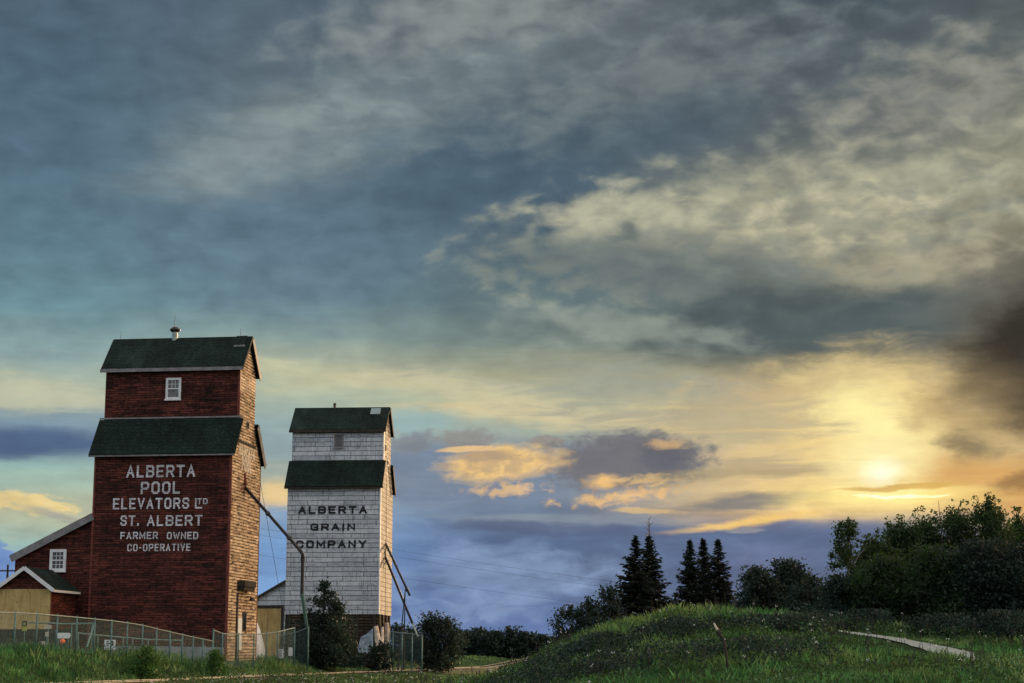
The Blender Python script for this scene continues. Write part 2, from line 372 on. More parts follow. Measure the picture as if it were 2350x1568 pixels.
    back = g.mix(warm, back, (3.6, 2.35, 1.25))
    back = g.mix(g.m('MULTIPLY', g.smooth(A, -900, -1600), 0.0), back, (0.3, 0.35, 0.4))
    c = g.mix(w, c, back)
    # clear sky behind the clouds
    sky = g.new('ShaderNodeTexSky', sky_type='NISHITA', sun_disc=False, sun_elevation=SUN_EL, sun_rotation=SUN_AZ, altitude=600, air_density=1.0, dust_density=1.0)
    b1 = g.new('ShaderNodeBackground', {0: sky.outputs[0], 1: 0.05})
    b2 = g.new('ShaderNodeBackground', {0: c, 1: 1.0})
    mx = g.new('ShaderNodeMixShader', {0: 0.985, 1: b1.outputs[0], 2: b2.outputs[0]})
    g.new('ShaderNodeOutputWorld', {0: mx.outputs[0]})
build_sky()
world.cycles.sampling_method = 'MANUAL'
world.cycles.sample_map_resolution = 512

sun_d = bpy.data.lights.new('sun', 'SUN'); sun_d.energy = 4.5; sun_d.angle = R(0.5); sun_d.color = (1.0, 0.66, 0.36)
sun = bpy.data.objects.new('sun', sun_d); COL.objects.link(sun)
sv = Vector((math.sin(SUN_AZ) * math.cos(SUN_EL), math.cos(SUN_AZ) * math.cos(SUN_EL), math.sin(SUN_EL)))
sun.rotation_euler = sv.to_track_quat('Z', 'Y').to_euler()
sun.location = sv * 200
# ------------------------------------------------------------------ materials
def wall_mat(name, cols, row, brick, mortar, bump=0.6, streak=None, rough=0.85, peel=None, sizes=(1.2, 6.0), vert=0.0, speck=0.35):
    """clapboard / shingle wall in object space: rows up z, butts along x + y"""
    m, g, b = new_mat(name)
    tc = g.new('ShaderNodeTexCoord').outputs['Object']
    sp = g.new('ShaderNodeSeparateXYZ', {0: tc}).outputs
    uv = g.new('ShaderNodeCombineXYZ', {0: g.m('ADD', sp[0], sp[1]), 1: sp[2], 2: 0.0}).outputs[0]
    wob = g.m('MULTIPLY', g.m('SUBTRACT', g.noise(uv, 0.9, 3), 0.5), 0.05)
    uvw = g.new('ShaderNodeVectorMath', {0: uv, 1: g.new('ShaderNodeCombineXYZ', {0: wob, 1: wob, 2: 0.0}).outputs[0]}, operation='ADD').outputs[0]
    br = g.new('ShaderNodeTexBrick', {'Vector': uvw, 'Scale': 1.0, 'Mortar Size': mortar, 'Mortar Smooth': 0.35, 'Bias': 0.0, 'Brick Width': brick, 'Row Height': row,
                                      'Color1': (0, 0, 0, 1), 'Color2': (1, 1, 1, 1), 'Mortar': (0.5, 0.5, 0.5, 1)}, offset=0.43, offset_frequency=2)
    per = br.outputs['Color']; gap = br.outputs['Fac']
    n1 = g.noise(uv, sizes[0], 6, 0.65)
    n2 = g.noise(g.scale(uv, (1.0, 3.4, 1)), sizes[1], 4, 0.7)
    v = g.m('ADD', g.m('MULTIPLY', n1, 0.45), g.m('ADD', g.m('MULTIPLY', n2, 0.45), g.m('MULTIPLY', per, 0.16)))
    c = g.ramp(v, [(0.36, cols[0]), (0.50, cols[1]), (0.66, cols[2])])
    if peel:
        pn = g.noise(g.scale(uv, (0.55, 4.2, 1)), peel[1], 6, 0.72)
        c = g.mix(g.smooth(pn, peel[2], peel[3]), c, peel[0])
    if vert:
        vn = g.noise(g.scale(uv, (9.0, 0.9, 1)), 1.0, 3, 0.7)
        zone = g.noise(g.scale(uv, (0.35, 0.5, 1)), 1.0, 3, 0.5)
        c = g.mix(g.m('MULTIPLY', g.smooth(vn, 0.53, 0.62, 0.0, vert), g.smooth(zone, 0.36, 0.54)), c, tuple(q * 0.3 for q in cols[0]))
    sk = g.noise(g.scale(uv, (3.2, 5.0, 1)), 1.3, 3, 0.75)
    c = g.mix(g.smooth(sk, 0.50, 0.66, 0.0, speck), c, tuple(q * 0.25 for q in cols[0]))
    # grime runs, vertical
    st = g.noise(g.scale(uv, (2.6, 0.16, 1)), 1.0, 4, 0.6)
    c = g.mix(g.smooth(st, 0.52, 0.72, 0.0, 0.35), c, tuple(q * 0.45 for q in cols[1]))
    c = g.mix(g.m('MULTIPLY', gap, 0.88), c, tuple(q * 0.22 for q in cols[0]))
    g.put(b.inputs['Base Color'], c)
    b.inputs['Roughness'].default_value = rough; b.inputs['Specular IOR Level'].default_value = 0.2
    # each course leans out towards its lower edge
    saw = g.m('SUBTRACT', 1.0, g.m('FRACT', g.m('DIVIDE', g.new('ShaderNodeSeparateXYZ', {0: uvw}).outputs[1], row)))
    hgt = g.m('ADD', g.m('MULTIPLY', saw, 0.8), g.m('SUBTRACT', g.m('MULTIPLY', n2, 0.5), gap))
    bp = g.new('ShaderNodeBump', {'Strength': bump, 'Distance': 0.03, 'Height': hgt}); g.put(b.inputs['Normal'], bp.outputs[0])
    return m

M = {}
M['red'] = wall_mat('red_shingle', [(0.005, 0.003, 0.003), (0.056, 0.0155, 0.012), (0.150, 0.040, 0.028)], 0.165, 0.9, 0.017, sizes=(0.45, 2.4), speck=0.9, bump=0.45)
M['side'] = wall_mat('sunset_weathered_clapboard', [(0.16, 0.10, 0.06), (0.50, 0.36, 0.23), (0.72, 0.56, 0.40)], 0.21, 1.7, 0.028, bump=1.0,  # faded boards, with sunset glare put into the tan colour
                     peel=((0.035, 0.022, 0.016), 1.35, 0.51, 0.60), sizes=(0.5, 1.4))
M['white'] = wall_mat('white_shingle', [(0.25, 0.275, 0.315), (0.44, 0.475, 0.53), (0.60, 0.63, 0.68)], 0.40, 3.1, 0.030, bump=0.6, vert=0.6, speck=0.25, sizes=(0.5, 2.2),
                      peel=((0.24, 0.25, 0.27), 0.9, 0.60, 0.74))
M['white_side'] = wall_mat('worn_white_shingle', [(0.12, 0.105, 0.09), (0.29, 0.26, 0.22), (0.50, 0.45, 0.39)], 0.40, 0.62, 0.035, bump=1.0, sizes=(0.6, 2.0),
                           peel=((0.13, 0.11, 0.09), 0.9, 0.56, 0.68))
M['crib'] = wall_mat('bare_timber', [(0.012, 0.010, 0.008), (0.05, 0.036, 0.024), (0.13, 0.09, 0.06)], 0.24, 2.6, 0.05, bump=1.0, sizes=(0.6, 1.6))
M['concrete'] = simple('concrete', (0.20, 0.22, 0.235), 0.9, var=0.3, sc=1.4, bump=0.4)

def roof_mat():
    m, g, b = new_mat('dark_green_roofing')
    tc = g.new('ShaderNodeTexCoord').outputs['Object']
    n = g.noise(tc, 7.0, 4, 0.75); n2 = g.noise(tc, 0.7, 4, 0.6)
    n3 = g.noise(g.scale(tc, (1.6, 0.25, 0.25)), 1.0, 4, 0.6)
    v = g.m('ADD', g.m('MULTIPLY', n, 0.6), g.m('ADD', g.m('MULTIPLY', n2, 0.25), g.m('MULTIPLY', n3, 0.15)))
    c = g.ramp(v, [(0.38, (0.002, 0.003, 0.003)), (0.5, (0.0065, 0.0145, 0.012)), (0.64, (0.019, 0.040, 0.034))])
    zz = g.m('FRACT', g.m('DIVIDE', g.m('ADD', g.new('ShaderNodeSeparateXYZ', {0: tc}).outputs[2], g.m('MULTIPLY', n2, 0.06)), 0.26))
    c = g.mix(g.smooth(zz, 0.25, 0.0, 0.0, 0.6), c, (0.001, 0.002, 0.002))
    c = g.mix(g.smooth(g.noise(g.scale(tc, (0.5, 0.3, 0.12)), 1.0, 5, 0.65), 0.54, 0.72, 0.0, 0.55), c, (0.026, 0.042, 0.038))
    g.put(b.inputs['Base Color'], c); b.inputs['Roughness'].default_value = 0.9; b.inputs['Specular IOR Level'].default_value = 0.15
    bp = g.new('ShaderNodeBump', {'Strength': 0.6, 'Distance': 0.03, 'Height': n}); g.put(b.inputs['Normal'], bp.outputs[0])
    return m
M['roof'] = roof_mat()
M['trim'] = simple('grey_trim_paint', (0.19, 0.18, 0.19), 0.7, var=0.25, sc=1.8, bump=0.15)
M['trim_white'] = simple('white_trim_paint', (0.62, 0.63, 0.65), 0.6, var=0.12, sc=3.0)
M['red_trim'] = simple('red_trim_paint', (0.13, 0.03, 0.024), 0.7, var=0.35, sc=2.5)
M['letter_white'] = wall_mat('white_sign_paint', [(0.30, 0.27, 0.29), (0.56, 0.54, 0.58), (0.74, 0.72, 0.77)], 0.165, 2.3, 0.014, bump=0.3, sizes=(1.2, 4.0))
M['letter_faded'] = simple('faded_sign_paint', (0.55, 0.50, 0.44), 0.85, var=0.35, sc=6)
M['letter_black'] = simple('black_sign_paint', (0.012, 0.013, 0.017), 0.7, var=0.3, sc=6)
M['glass'] = simple('window_glass', (0.02, 0.024, 0.028), 0.12, var=0.3, sc=1.5, spec=0.5)
M['glass_dusty'] = simple('dusty_window_glass', (0.11, 0.11, 0.115), 0.35, var=0.45, sc=2.2, spec=0.4)
M['dark'] = simple('dark_opening', (0.012, 0.011, 0.010), 0.9, var=0.2)
M['iron'] = simple('weathered_iron', (0.045, 0.042, 0.042), 0.55, 0.6, var=0.35, sc=4, spec=0.4)
M['galv'] = simple('galvanised_steel', (0.24, 0.29, 0.29), 0.5, 0.55, var=0.2, sc=5, spec=0.4)
M['galv_green'] = simple('weathered_green_pipe', (0.085, 0.165, 0.165), 0.6, 0.2, var=0.25, sc=5)
M['rail'] = simple('rail_steel', (0.58, 0.54, 0.42), 0.35, 0.25, var=0.2, sc=2.0)
M['rust'] = simple('rusty_rail_web', (0.018, 0.015, 0.012), 0.8, 0.1, var=0.35, sc=4)
M['timber_pale'] = simple('pale_weathered_timber', (0.55, 0.46, 0.38), 0.85, var=0.4, sc=2.2, bump=0.5)
M['timber_dark'] = simple('dark_weathered_timber', (0.035, 0.030, 0.026), 0.9, var=0.4, sc=4, bump=0.5)
M['yellow'] = simple('yellow_plastic', (0.30, 0.30, 0.05), 0.6, var=0.3, sc=6)
M['orange'] = simple('orange_plastic', (0.75, 0.14, 0.05), 0.5, var=0.25, sc=6)
M['timber_teal'] = simple('dark_teal_timber', (0.010, 0.016, 0.016), 0.9, var=0.4, sc=3)  # timber in a very dark teal tone
M['wire'] = simple('black_cable', (0.02, 0.02, 0.025), 0.6, var=0.2)
M['sign_white'] = simple('white_sign_board', (0.66, 0.70, 0.71), 0.6, var=0.1, sc=3)
M['sign_cream'] = simple('cream_board', (0.42, 0.38, 0.33), 0.7, var=0.2, sc=3)

def ply_mat():
    m, g, b = new_mat('yellow_plywood')
    tc = g.new('ShaderNodeTexCoord').outputs['Object']
    gr = g.noise(g.scale(tc, (1.3, 1.3, 0.35)), 2.2, 6, 0.65, 0.6)
    sp = g.noise(tc, 9.0, 3, 0.6)
    c = g.ramp(gr, [(0.3, (0.27, 0.17, 0.055)), (0.5, (0.42, 0.29, 0.105)), (0.7, (0.50, 0.37, 0.16))])
    c = g.mix(g.smooth(sp, 0.60, 0.72), c, (0.09, 0.06, 0.03))
    g.put(b.inputs['Base Color'], c); b.inputs['Roughness'].default_value = 0.75
    return m
M['ply'] = ply_mat()

def tarp_mat():
    m, g, b = new_mat('white_plastic_sheet')
    tc = g.new('ShaderNodeTexCoord').outputs['Object']
    n = g.noise(g.scale(tc, (2.2, 2.2, 0.6)), 2.0, 5, 0.6, 1.2)
    g.put(b.inputs['Base Color'], g.mix(g.smooth(n, 0.3, 0.7), (0.50, 0.58, 0.70), (0.80, 0.84, 0.90)))
    b.inputs['Roughness'].default_value = 0.35
    bp = g.new('ShaderNodeBump', {'Strength': 0.9, 'Distance': 0.12, 'Height': n}); g.put(b.inputs['Normal'], bp.outputs[0])
    return m
M['tarp'] = tarp_mat()

def chain_mat():
    m, g, b = new_mat('chain_link_wire')
    t = m.node_tree
    tc = g.new('ShaderNodeTexCoord').outputs['Object']
    sp = g.new('ShaderNodeSeparateXYZ', {0: tc}).outputs
    h = g.m('ADD', sp[0], sp[1])
    def lat(sgn):
        v = g.m('FRACT', g.m('MULTIPLY', g.m('ADD', h, g.m('MULTIPLY', sp[2], sgn)), 13.0))
        return g.m('LESS_THAN', g.m('ABSOLUTE', g.m('SUBTRACT', v, 0.5)), 0.045)
    wire = g.m('MAXIMUM', lat(1.0), lat(-1.0))
    b.inputs['Base Color'].default_value = (0.13, 0.22, 0.23, 1); b.inputs['Roughness'].default_value = 0.5; b.inputs['Metallic'].default_value = 0.2
    tr = g.new('ShaderNodeBsdfTransparent')
    mx = g.new('ShaderNodeMixShader', {0: wire, 1: tr.outputs[0], 2: b.outputs[0]})
    out = next(n for n in t.nodes if n.type == 'OUTPUT_MATERIAL'); t.links.new(mx.outputs[0], out.inputs[0])
    return m
M['chain'] = chain_mat()

def leaf_mat(name, stops, trans=0.35, tcol=(0.10, 0.16, 0.02), patch=0.35):
    m, g, b = new_mat(name); t = m.node_tree
    geo = g.new('ShaderNodeNewGeometry')
    tc = g.new('ShaderNodeTexCoord').outputs['Object']
    big = g.noise(tc, patch, 4, 0.6)
    v = g.m('ADD', g.m('MULTIPLY', geo.outputs['Random Per Island'], 0.56), g.m('MULTIPLY', g.smooth(big, 0.32, 0.68), 0.44))
    c = g.ramp(v, stops)
    g.put(b.inputs['Base Color'], c); b.inputs['Roughness'].default_value = 0.65; b.inputs['Specular IOR Level'].default_value = 0.25
    tl = g.new('ShaderNodeBsdfTranslucent', {0: g.mix(0.6, c, tcol)})
    mx = g.new('ShaderNodeMixShader', {0: trans, 1: b.outputs[0], 2: tl.outputs[0]})
    out = next(n for n in t.nodes if n.type == 'OUTPUT_MATERIAL'); t.links.new(mx.outputs[0], out.inputs[0])
    return m
M['leaf'] = leaf_mat('poplar_leaves', [(0.0, (0.004, 0.009, 0.005)), (0.45, (0.013, 0.027, 0.011)), (0.8, (0.032, 0.060, 0.022)), (1.0, (0.085, 0.130, 0.048))], 0.32, (0.07, 0.15, 0.03))
M['leaf_cool'] = leaf_mat('willow_leaves', [(0.0, (0.003, 0.008, 0.007)), (0.5, (0.010, 0.024, 0.018)), (0.85, (0.025, 0.052, 0.040)), (1.0, (0.07, 0.12, 0.095))], 0.2, (0.05, 0.09, 0.05))
M['leaf_bright'] = leaf_mat('fresh_shrub_leaves', [(0.0, (0.008, 0.03, 0.008)), (0.5, (0.03, 0.10, 0.02)), (0.85, (0.08, 0.19, 0.04)), (1.0, (0.18, 0.28, 0.05))], 0.3)
M['needle'] = leaf_mat('spruce_needles', [(0.0, (0.002, 0.004, 0.004)), (0.6, (0.006, 0.012, 0.010)), (1.0, (0.016, 0.028, 0.022))], 0.05)
M['bark'] = simple('bark', (0.045, 0.038, 0.030), 0.95, var=0.4, sc=5, bump=0.5)
M['bark_pale'] = simple('pale_bark', (0.26, 0.24, 0.21), 0.9, var=0.45, sc=4, bump=0.4)
M['grass'] = leaf_mat('meadow_grass', [(0.0, (0.004, 0.018, 0.007)), (0.3, (0.016, 0.075, 0.026)), (0.6, (0.060, 0.22, 0.065)), (0.85, (0.15, 0.36, 0.11)), (1.0, (0.30, 0.42, 0.19))], 0.3, (0.12, 0.20, 0.03), 0.5)
M['grass_dry'] = leaf_mat('seeding_grass', [(0.0, (0.010, 0.030, 0.010)), (0.3, (0.05, 0.14, 0.035)), (0.6, (0.15, 0.29, 0.085)), (0.85, (0.30, 0.40, 0.16)), (1.0, (0.42, 0.40, 0.20))], 0.3, (0.18, 0.20, 0.06), 0.30)
M['flower'] = simple('white_petals', (0.62, 0.64, 0.62), 0.7, var=0.2)

def ground_mat():
    m, g, b = new_mat('meadow_soil')
    tc = g.new('ShaderNodeTexCoord').outputs['Object']
    n = g.noise(tc, 3.0, 6, 0.7); n2 = g.noise(tc, 0.12, 5, 0.6)
    c = g.ramp(g.m('ADD', g.m('MULTIPLY', n, 0.6), g.m('MULTIPLY', n2, 0.4)), [(0.35, (0.010, 0.016, 0.008)), (0.5, (0.022, 0.045, 0.014)), (0.65, (0.05, 0.075, 0.028))])
    g.put(b.inputs['Base Color'], c); b.inputs['Roughness'].default_value = 1.0; b.inputs['Specular IOR Level'].default_value = 0.05
    bp = g.new('ShaderNodeBump', {'Strength': 0.8, 'Distance': 0.08, 'Height': n}); g.put(b.inputs['Normal'], bp.outputs[0])
    return m
M['ground'] = ground_mat()
M['gravel'] = simple('path_gravel', (0.20, 0.235, 0.225), 0.95, var=0.35, sc=3.0, bump=0.7)
M['ballast'] = simple('track_ballast', (0.045, 0.055, 0.038), 0.95, var=0.45, sc=4.0, bump=0.9)

# ------------------------------------------------------------------ ground sheet, path, track bed
def axis(core0, core1, step, far, n=16):
    core = np.arange(core0, core1 + 1e-6, step)
    k = np.geomspace(step * 2, far, n)
    return np.concatenate([core[0] - np.cumsum(np.diff(np.concatenate([[0], k])))[::-1], core, core[-1] + np.cumsum(np.diff(np.concatenate([[0], k])))])
xs = axis(-52, 52, 0.5, 6000); ys = axis(22, 260, 0.5, 6000)
GX, GY = np.meshgrid(xs, ys)
gz = terrain(GX, GY)
gv = np.stack([GX, GY, gz], -1).reshape(-1, 3)
nx, ny = len(xs), len(ys)
idx = np.arange(nx * ny).reshape(ny, nx)
gf = np.stack([idx[:-1, :-1], idx[:-1, 1:], idx[1:, 1:], idx[1:, :-1]], -1).reshape(-1, 4)
ground = np_obj('ground', gv, gf, M['ground']); tag(ground, kind='structure')
for p in ground.data.polygons: p.use_smooth = True

def drape(name, pts, w, mat, lift=0.03, nw=9, step=0.3):
    pts = np.array(pts, float); seg = np.r_[0, np.cumsum(np.hypot(*np.diff(pts, axis=0).T))]
    tt = np.arange(0, seg[-1], step)
    px = np.interp(tt, seg, pts[:, 0]); py = np.interp(tt, seg, pts[:, 1])
    ker = np.ones(9) / 9
    if len(px) > 20:
        px = np.convolve(np.pad(px, 4, 'edge'), ker, 'valid'); py = np.convolve(np.pad(py, 4, 'edge'), ker, 'valid')
    dx = np.gradient(px); dy = np.gradient(py); L = np.hypot(dx, dy) + 1e-9
    nxv, nyv = -dy / L, dx / L
    ws = np.linspace(-0.5, 0.5, nw)
    wv = w * (np.clip((seg[-1] - tt) / 7.0, 0.12, 1) if name == 'path' else 1) * (1 + 0.12 * np.sin(tt * 0.9) + 0.08 * np.sin(tt * 2.7 + 1))
    X = px[:, None] + nxv[:, None] * ws * wv[:, None]; Y = py[:, None] + nyv[:, None] * ws * wv[:, None]
    Z = terrain(X, Y) + lift
    v = np.stack([X, Y, Z], -1).reshape(-1, 3)
    i = np.arange(len(tt) * nw).reshape(len(tt), nw)
    f = np.stack([i[:-1, :-1], i[:-1, 1:], i[1:, 1:], i[1:, :-1]], -1).reshape(-1, 4)
    o = np_obj(name, v, f, mat); tag(o, kind='structure')
    return np.stack([px, py], -1)
PATH_PX = [(1905, 1450), (1960, 1455), (2030, 1464), (2090, 1476), (2140, 1488), (2190, 1502), (2225, 1516), (2250, 1535)]
path_pts = [ground_at(*p, 38.0, 84.0)[:2] for p in PATH_PX]
p0, p1 = path_pts[0], path_pts[1]
path_line = drape('path', path_pts, 1.45, M['gravel'], 0.045)
def trk(t, off=0.0):           # a point along the track; off metres to the right of the far rail
    p = TRK0 + TRD * t
    return (p[0] + TRD[1] * off, p[1] - TRD[0] * off)
drape('track_bed', [trk(t, 0.72) for t in np.arange(-60, 200, 2.0)], 3.0, M['ballast'], 0.04, step=0.6)

track = empty('railway_track', (*trk(0, 0.72), tz(*trk(0, 0.72))), 0, 'single railway track of two bright worn rails running through the grass past the elevators', 'railway track')
for off in (0.0, 1.5):
    top = MB(); web = MB()
    prof_t = []
    ts = np.arange(-60, 210, 3.0)
    rt = []
    for t in ts:
        x, y = trk(t, off); rt.append((x - track.location.x, y - track.location.y, tz(x, y) + 0.17 - track.location.z + 0.015 * math.sin(t * 0.21 + off)))
    for (mb, hw, z0, z1) in ((top, 0.04, -0.036, 0.0), (web, 0.03, -0.22, -0.038)):
        vs = []; fs = []
        nxo, nyo = TRD[1] * hw, -TRD[0] * hw
        for (x, y, z) in rt:
            vs += [(x - nxo, y - nyo, z + z0), (x + nxo, y + nyo, z + z0), (x + nxo, y + nyo, z + z1), (x - nxo, y - nyo, z + z1)]
        for i in range(len(rt) - 1):
            for k in range(4):
                fs.append((i * 4 + k, i * 4 + (k + 1) % 4, i * 4 + 4 + (k + 1) % 4, i * 4 + 4 + k))
        fs += [(3, 2, 1, 0), tuple((len(rt) - 1) * 4 + k for k in range(4))]
        mb.add(vs, fs)
    r = top.build('rail', M['rail'], track)
    web.build('rail_web', M['rust'], r)

# ------------------------------------------------------------------ lettering: block capitals drawn as mitred strokes
GL = {
 'A': [[(0, 0), (.5, 1), (1, 0)], [(.21, .34), (.79, .34)]],
 'B': [[(0, 0), (0, 1), (.8, 1), (1, .85), (1, .65), (.82, .52), (0, .52)], [(.82, .52), (1, .38), (1, .15), (.8, 0), (0, 0)]],
 'C': [[(1, .74), (1, .84), (.78, 1), (.22, 1), (0, .84), (0, .16), (.22, 0), (.78, 0), (1, .16), (1, .26)]],
 'D': [[(0, 0), (0, 1), (.75, 1), (1, .82), (1, .18), (.75, 0), (0, 0)]],
 'E': [[(1, 1), (0, 1), (0, 0), (1, 0)], [(0, .52), (.85, .52)]],
 'F': [[(1, 1), (0, 1), (0, 0)], [(0, .5), (.85, .5)]],
 'G': [[(1, .74), (1, .84), (.78, 1), (.22, 1), (0, .84), (0, .16), (.22, 0), (1, 0), (1, .46), (.55, .46)]],
 'I': [[(.5, 0), (.5, 1)]],
 'L': [[(0, 1), (0, 0), (1, 0)]],
 'M': [[(0, 0), (0, 1), (.5, .25), (1, 1), (1, 0)]],
 'N': [[(0, 0), (0, 1), (1, 0), (1, 1)]],
 'O': [[(.24, 0), (0, .16), (0, .84), (.24, 1), (.76, 1), (1, .84), (1, .16), (.76, 0), (.24, 0)]],
 'P': [[(0, 0), (0, 1), (.8, 1), (1, .85), (1, .58), (.8, .43), (0, .43)]],
 'R': [[(0, 0), (0, 1), (.8, 1), (1, .85), (1, .62), (.8, .47), (0, .47)], [(.55, .47), (1, 0)]],
 'S': [[(1, .78), (1, .86), (.8, 1), (.2, 1), (0, .86), (0, .68), (.2, .54), (.8, .46), (1, .32), (1, .14), (.8, 0), (.2, 0), (0, .14), (0, .22)]],
 'T': [[(0, 1), (1, 1)], [(.5, 1), (.5, 0)]],
 'V': [[(0, 1), (.5, 0), (1, 1)]],
 'W': [[(0, 1), (.25, 0), (.5, .8), (.75, 0), (1, 1)]],
 'Y': [[(0, 1), (.5, .48), (1, 1)], [(.5, .48), (.5, 0)]],
 '-': [[(.1, .48), (.9, .48)]], '.': [[(.3, .0), (.3, .09)]],
}
WID = {'I': .35, 'W': 1.3, 'M': 1.15, '-': .6, '.': .35, ' ': .75, 'E': .92, 'F': .9, 'L': .88}
def strokes(text, x0, x1, z0, z1, sw, gap=0.28, widths=WID):
    """list of polylines (x, z) filling the box, stroke width sw already inset"""
    tot = sum(widths.get(ch, 1.0) for ch in text) + gap * (len(text) - 1)
    k = (x1 - x0) / tot; x = x0; out = []
    for ch in text:
        w = widths.get(ch, 1.0) * k
        for pl in GL.get(ch, []):
            out.append([(x + sw / 2 + p[0] * (w - sw), z0 + sw / 2 + p[1] * (z1 - z0 - sw)) for p in pl])
        x += w + gap * k
    return out
def stroke_mesh(mb, polys, sw, plane, y0, depth):
    """plane 'x': text runs along +x facing -y at y0; plane 'y': runs along +y facing +x at x0 = y0"""
    for q, pl in enumerate(polys):
        closed = pl[0] == pl[-1]
        pts = [Vector(p) for p in (pl[:-1] if closed else pl)]; n = len(pts)
        L = []; Rr = []
        for i, p in enumerate(pts):
            a = pts[i - 1] if (i > 0 or closed) else None
            b = pts[(i + 1) % n] if (i < n - 1 or closed) else None
            d0 = (p - a).normalized() if a is not None else (b - p).normalized()
            d1 = (b - p).normalized() if b is not None else d0
            nrm = Vector((-d0.y - d1.y, d0.x + d1.x))
            nrm = nrm.normalized() if nrm.length > 1e-6 else Vector((-d0.y, d0.x))
            k = min(1 / max(nrm.dot(Vector((-d0.y, d0.x))), 0.3), 1.9)
            e = Vector((0, 0))
            if not closed and i == 0: e = -d1 * sw / 2
            if not closed and i == n - 1: e = d0 * sw / 2
            L.append(p + e + nrm * k * sw / 2); Rr.append(p + e - nrm * k * sw / 2)
        dd = depth + 0.0025 * (q % 3)
        def P(v, t):
            return (v.x, y0 - t, v.y) if plane == 'x' else (y0 + t, v.x, v.y)
        vs = [P(v, dd) for v in L] + [P(v, dd) for v in Rr] + [P(v, 0) for v in L] + [P(v, 0) for v in Rr]
        fs = []
        for i in range(n if closed else n - 1):
            j = (i + 1) % n
            fs += [(i, j, n + j, n + i), (2 * n + i, i, j, 2 * n + j), (n + i, n + j, 3 * n + j, 3 * n + i)]
        mb.add(vs, [tuple(f) for f in fs])

# ------------------------------------------------------------------ local frames of the two elevators
class Frame:
    """x along the front wall (right edge = 0), y back along the trackside wall"""
    def __init__(s, px, py, Y, psi):
        o = at(px, py, Y); s.o = (o[0], o[1]); s.p = R(psi); s.c, s.n = math.cos(s.p), math.sin(s.p)
    def front(s, px, py, v=0.0):
        d = ray(px, py); k = (v + s.o[0] * s.n + s.o[1] * s.c) / (d[0] * s.n + d[1] * s.c)
        X, Y = d[0] * k - s.o[0], d[1] * k - s.o[1]
        return (X * s.c - Y * s.n, EYE + d[2] * k)
    def side(s, px, py, u=0.0):
        d = ray(px, py); k = (u + s.o[0] * s.c - s.o[1] * s.n) / (d[0] * s.c - d[1] * s.n)
        X, Y = d[0] * k - s.o[0], d[1] * k - s.o[1]
        return (X * s.n + Y * s.c, EYE + d[2] * k)
    def world(s, x, y, z=0.0):
        return (s.o[0] + x * s.c + y * s.n, s.o[1] - x * s.n + y * s.c, z)

def slab(mb, p, q, x0, x1, t):
    """sloping roof slab from (y,z) p up to q, thickness t, along x"""
    d = Vector((q[0] - p[0], q[1] - p[1])).normalized(); n = Vector((-d.y, d.x))
    if n.y < 0: n = -n
    mb.prism([p, q, (q[0] + n.x * t, q[1] + n.y * t), (p[0] + n.x * t, p[1] + n.y * t)], 'x', x0, x1)

def window(parent, x0, x1, z0, z1, y, frame_mat, glass_mat, rows, colsn, fw=0.13, half=False):
    """sash window on a front wall at depth y facing -y; frame > pane"""
    f = MB(); d0, d1 = y - 0.09, y + 0.05
    f.box(x0, x0 + fw, d0, d1, z0, z1); f.box(x1 - fw, x1, d0, d1, z0, z1)
    f.box(x0 + fw, x1 - fw, d0, d1, z1 - fw, z1); f.box(x0 + fw, x1 - fw, d0, d1, z0, z0 + fw)
    f.box(x0 - 0.05, x1 + 0.05, d0 - 0.07, d0 - 0.004, z0 - 0.08, z0 + 0.02)
    ix0, ix1, iz0, iz1 = x0 + fw, x1 - fw, z0 + fw, z1 - fw
    zm = (iz0 + iz1) / 2
    f.box(ix0, ix1, y - 0.05, y + 0.02, zm - 0.04, zm + 0.04)
    mw = 0.03
    lo = zm + 0.04 if half else iz0
    for i in range(1, colsn):
        xx = ix0 + (ix1 - ix0) * i / colsn
        f.box(xx - mw / 2, xx + mw / 2, y - 0.035, y + 0.018, zm + 0.04, iz1)
        if not half: f.box(xx - mw / 2, xx + mw / 2, y - 0.035, y + 0.018, iz0, zm - 0.04)
    for hz0, hz1 in ([(zm + 0.04, iz1)] if half else [(zm + 0.04, iz1), (iz0, zm - 0.04)]):
        for j in range(1, rows):
            zz = hz0 + (hz1 - hz0) * j / rows
            f.box(ix0, ix1, y - 0.030, y + 0.016, zz - mw / 2, zz + mw / 2)
    w = f.build('window', frame_mat, parent)
    p = MB(); p.box(ix0 - 0.01, ix1 + 0.01, y - 0.012, y + 0.012, iz0 - 0.01, iz1 + 0.01); p.build('pane', glass_mat, w)
    return w
# ------------------------------------------------------------------ red grain elevator
def text_lines(parent, fr, lines, mat, sw_k, label=None, gap=0.28):
    for (txt, a, b, t, u, *rest) in lines:
        x0, z1 = fr.front(a, t); x1, z0 = fr.front(b, u)
        mb = MB(); h = z1 - z0; sw = h * (rest[0] if rest else sw_k)
        stroke_mesh(mb, strokes(txt, x0, x1, z0, z1, sw, gap), sw, 'x', -0.012, 0.012)
        mb.build('lettering', mat, parent)

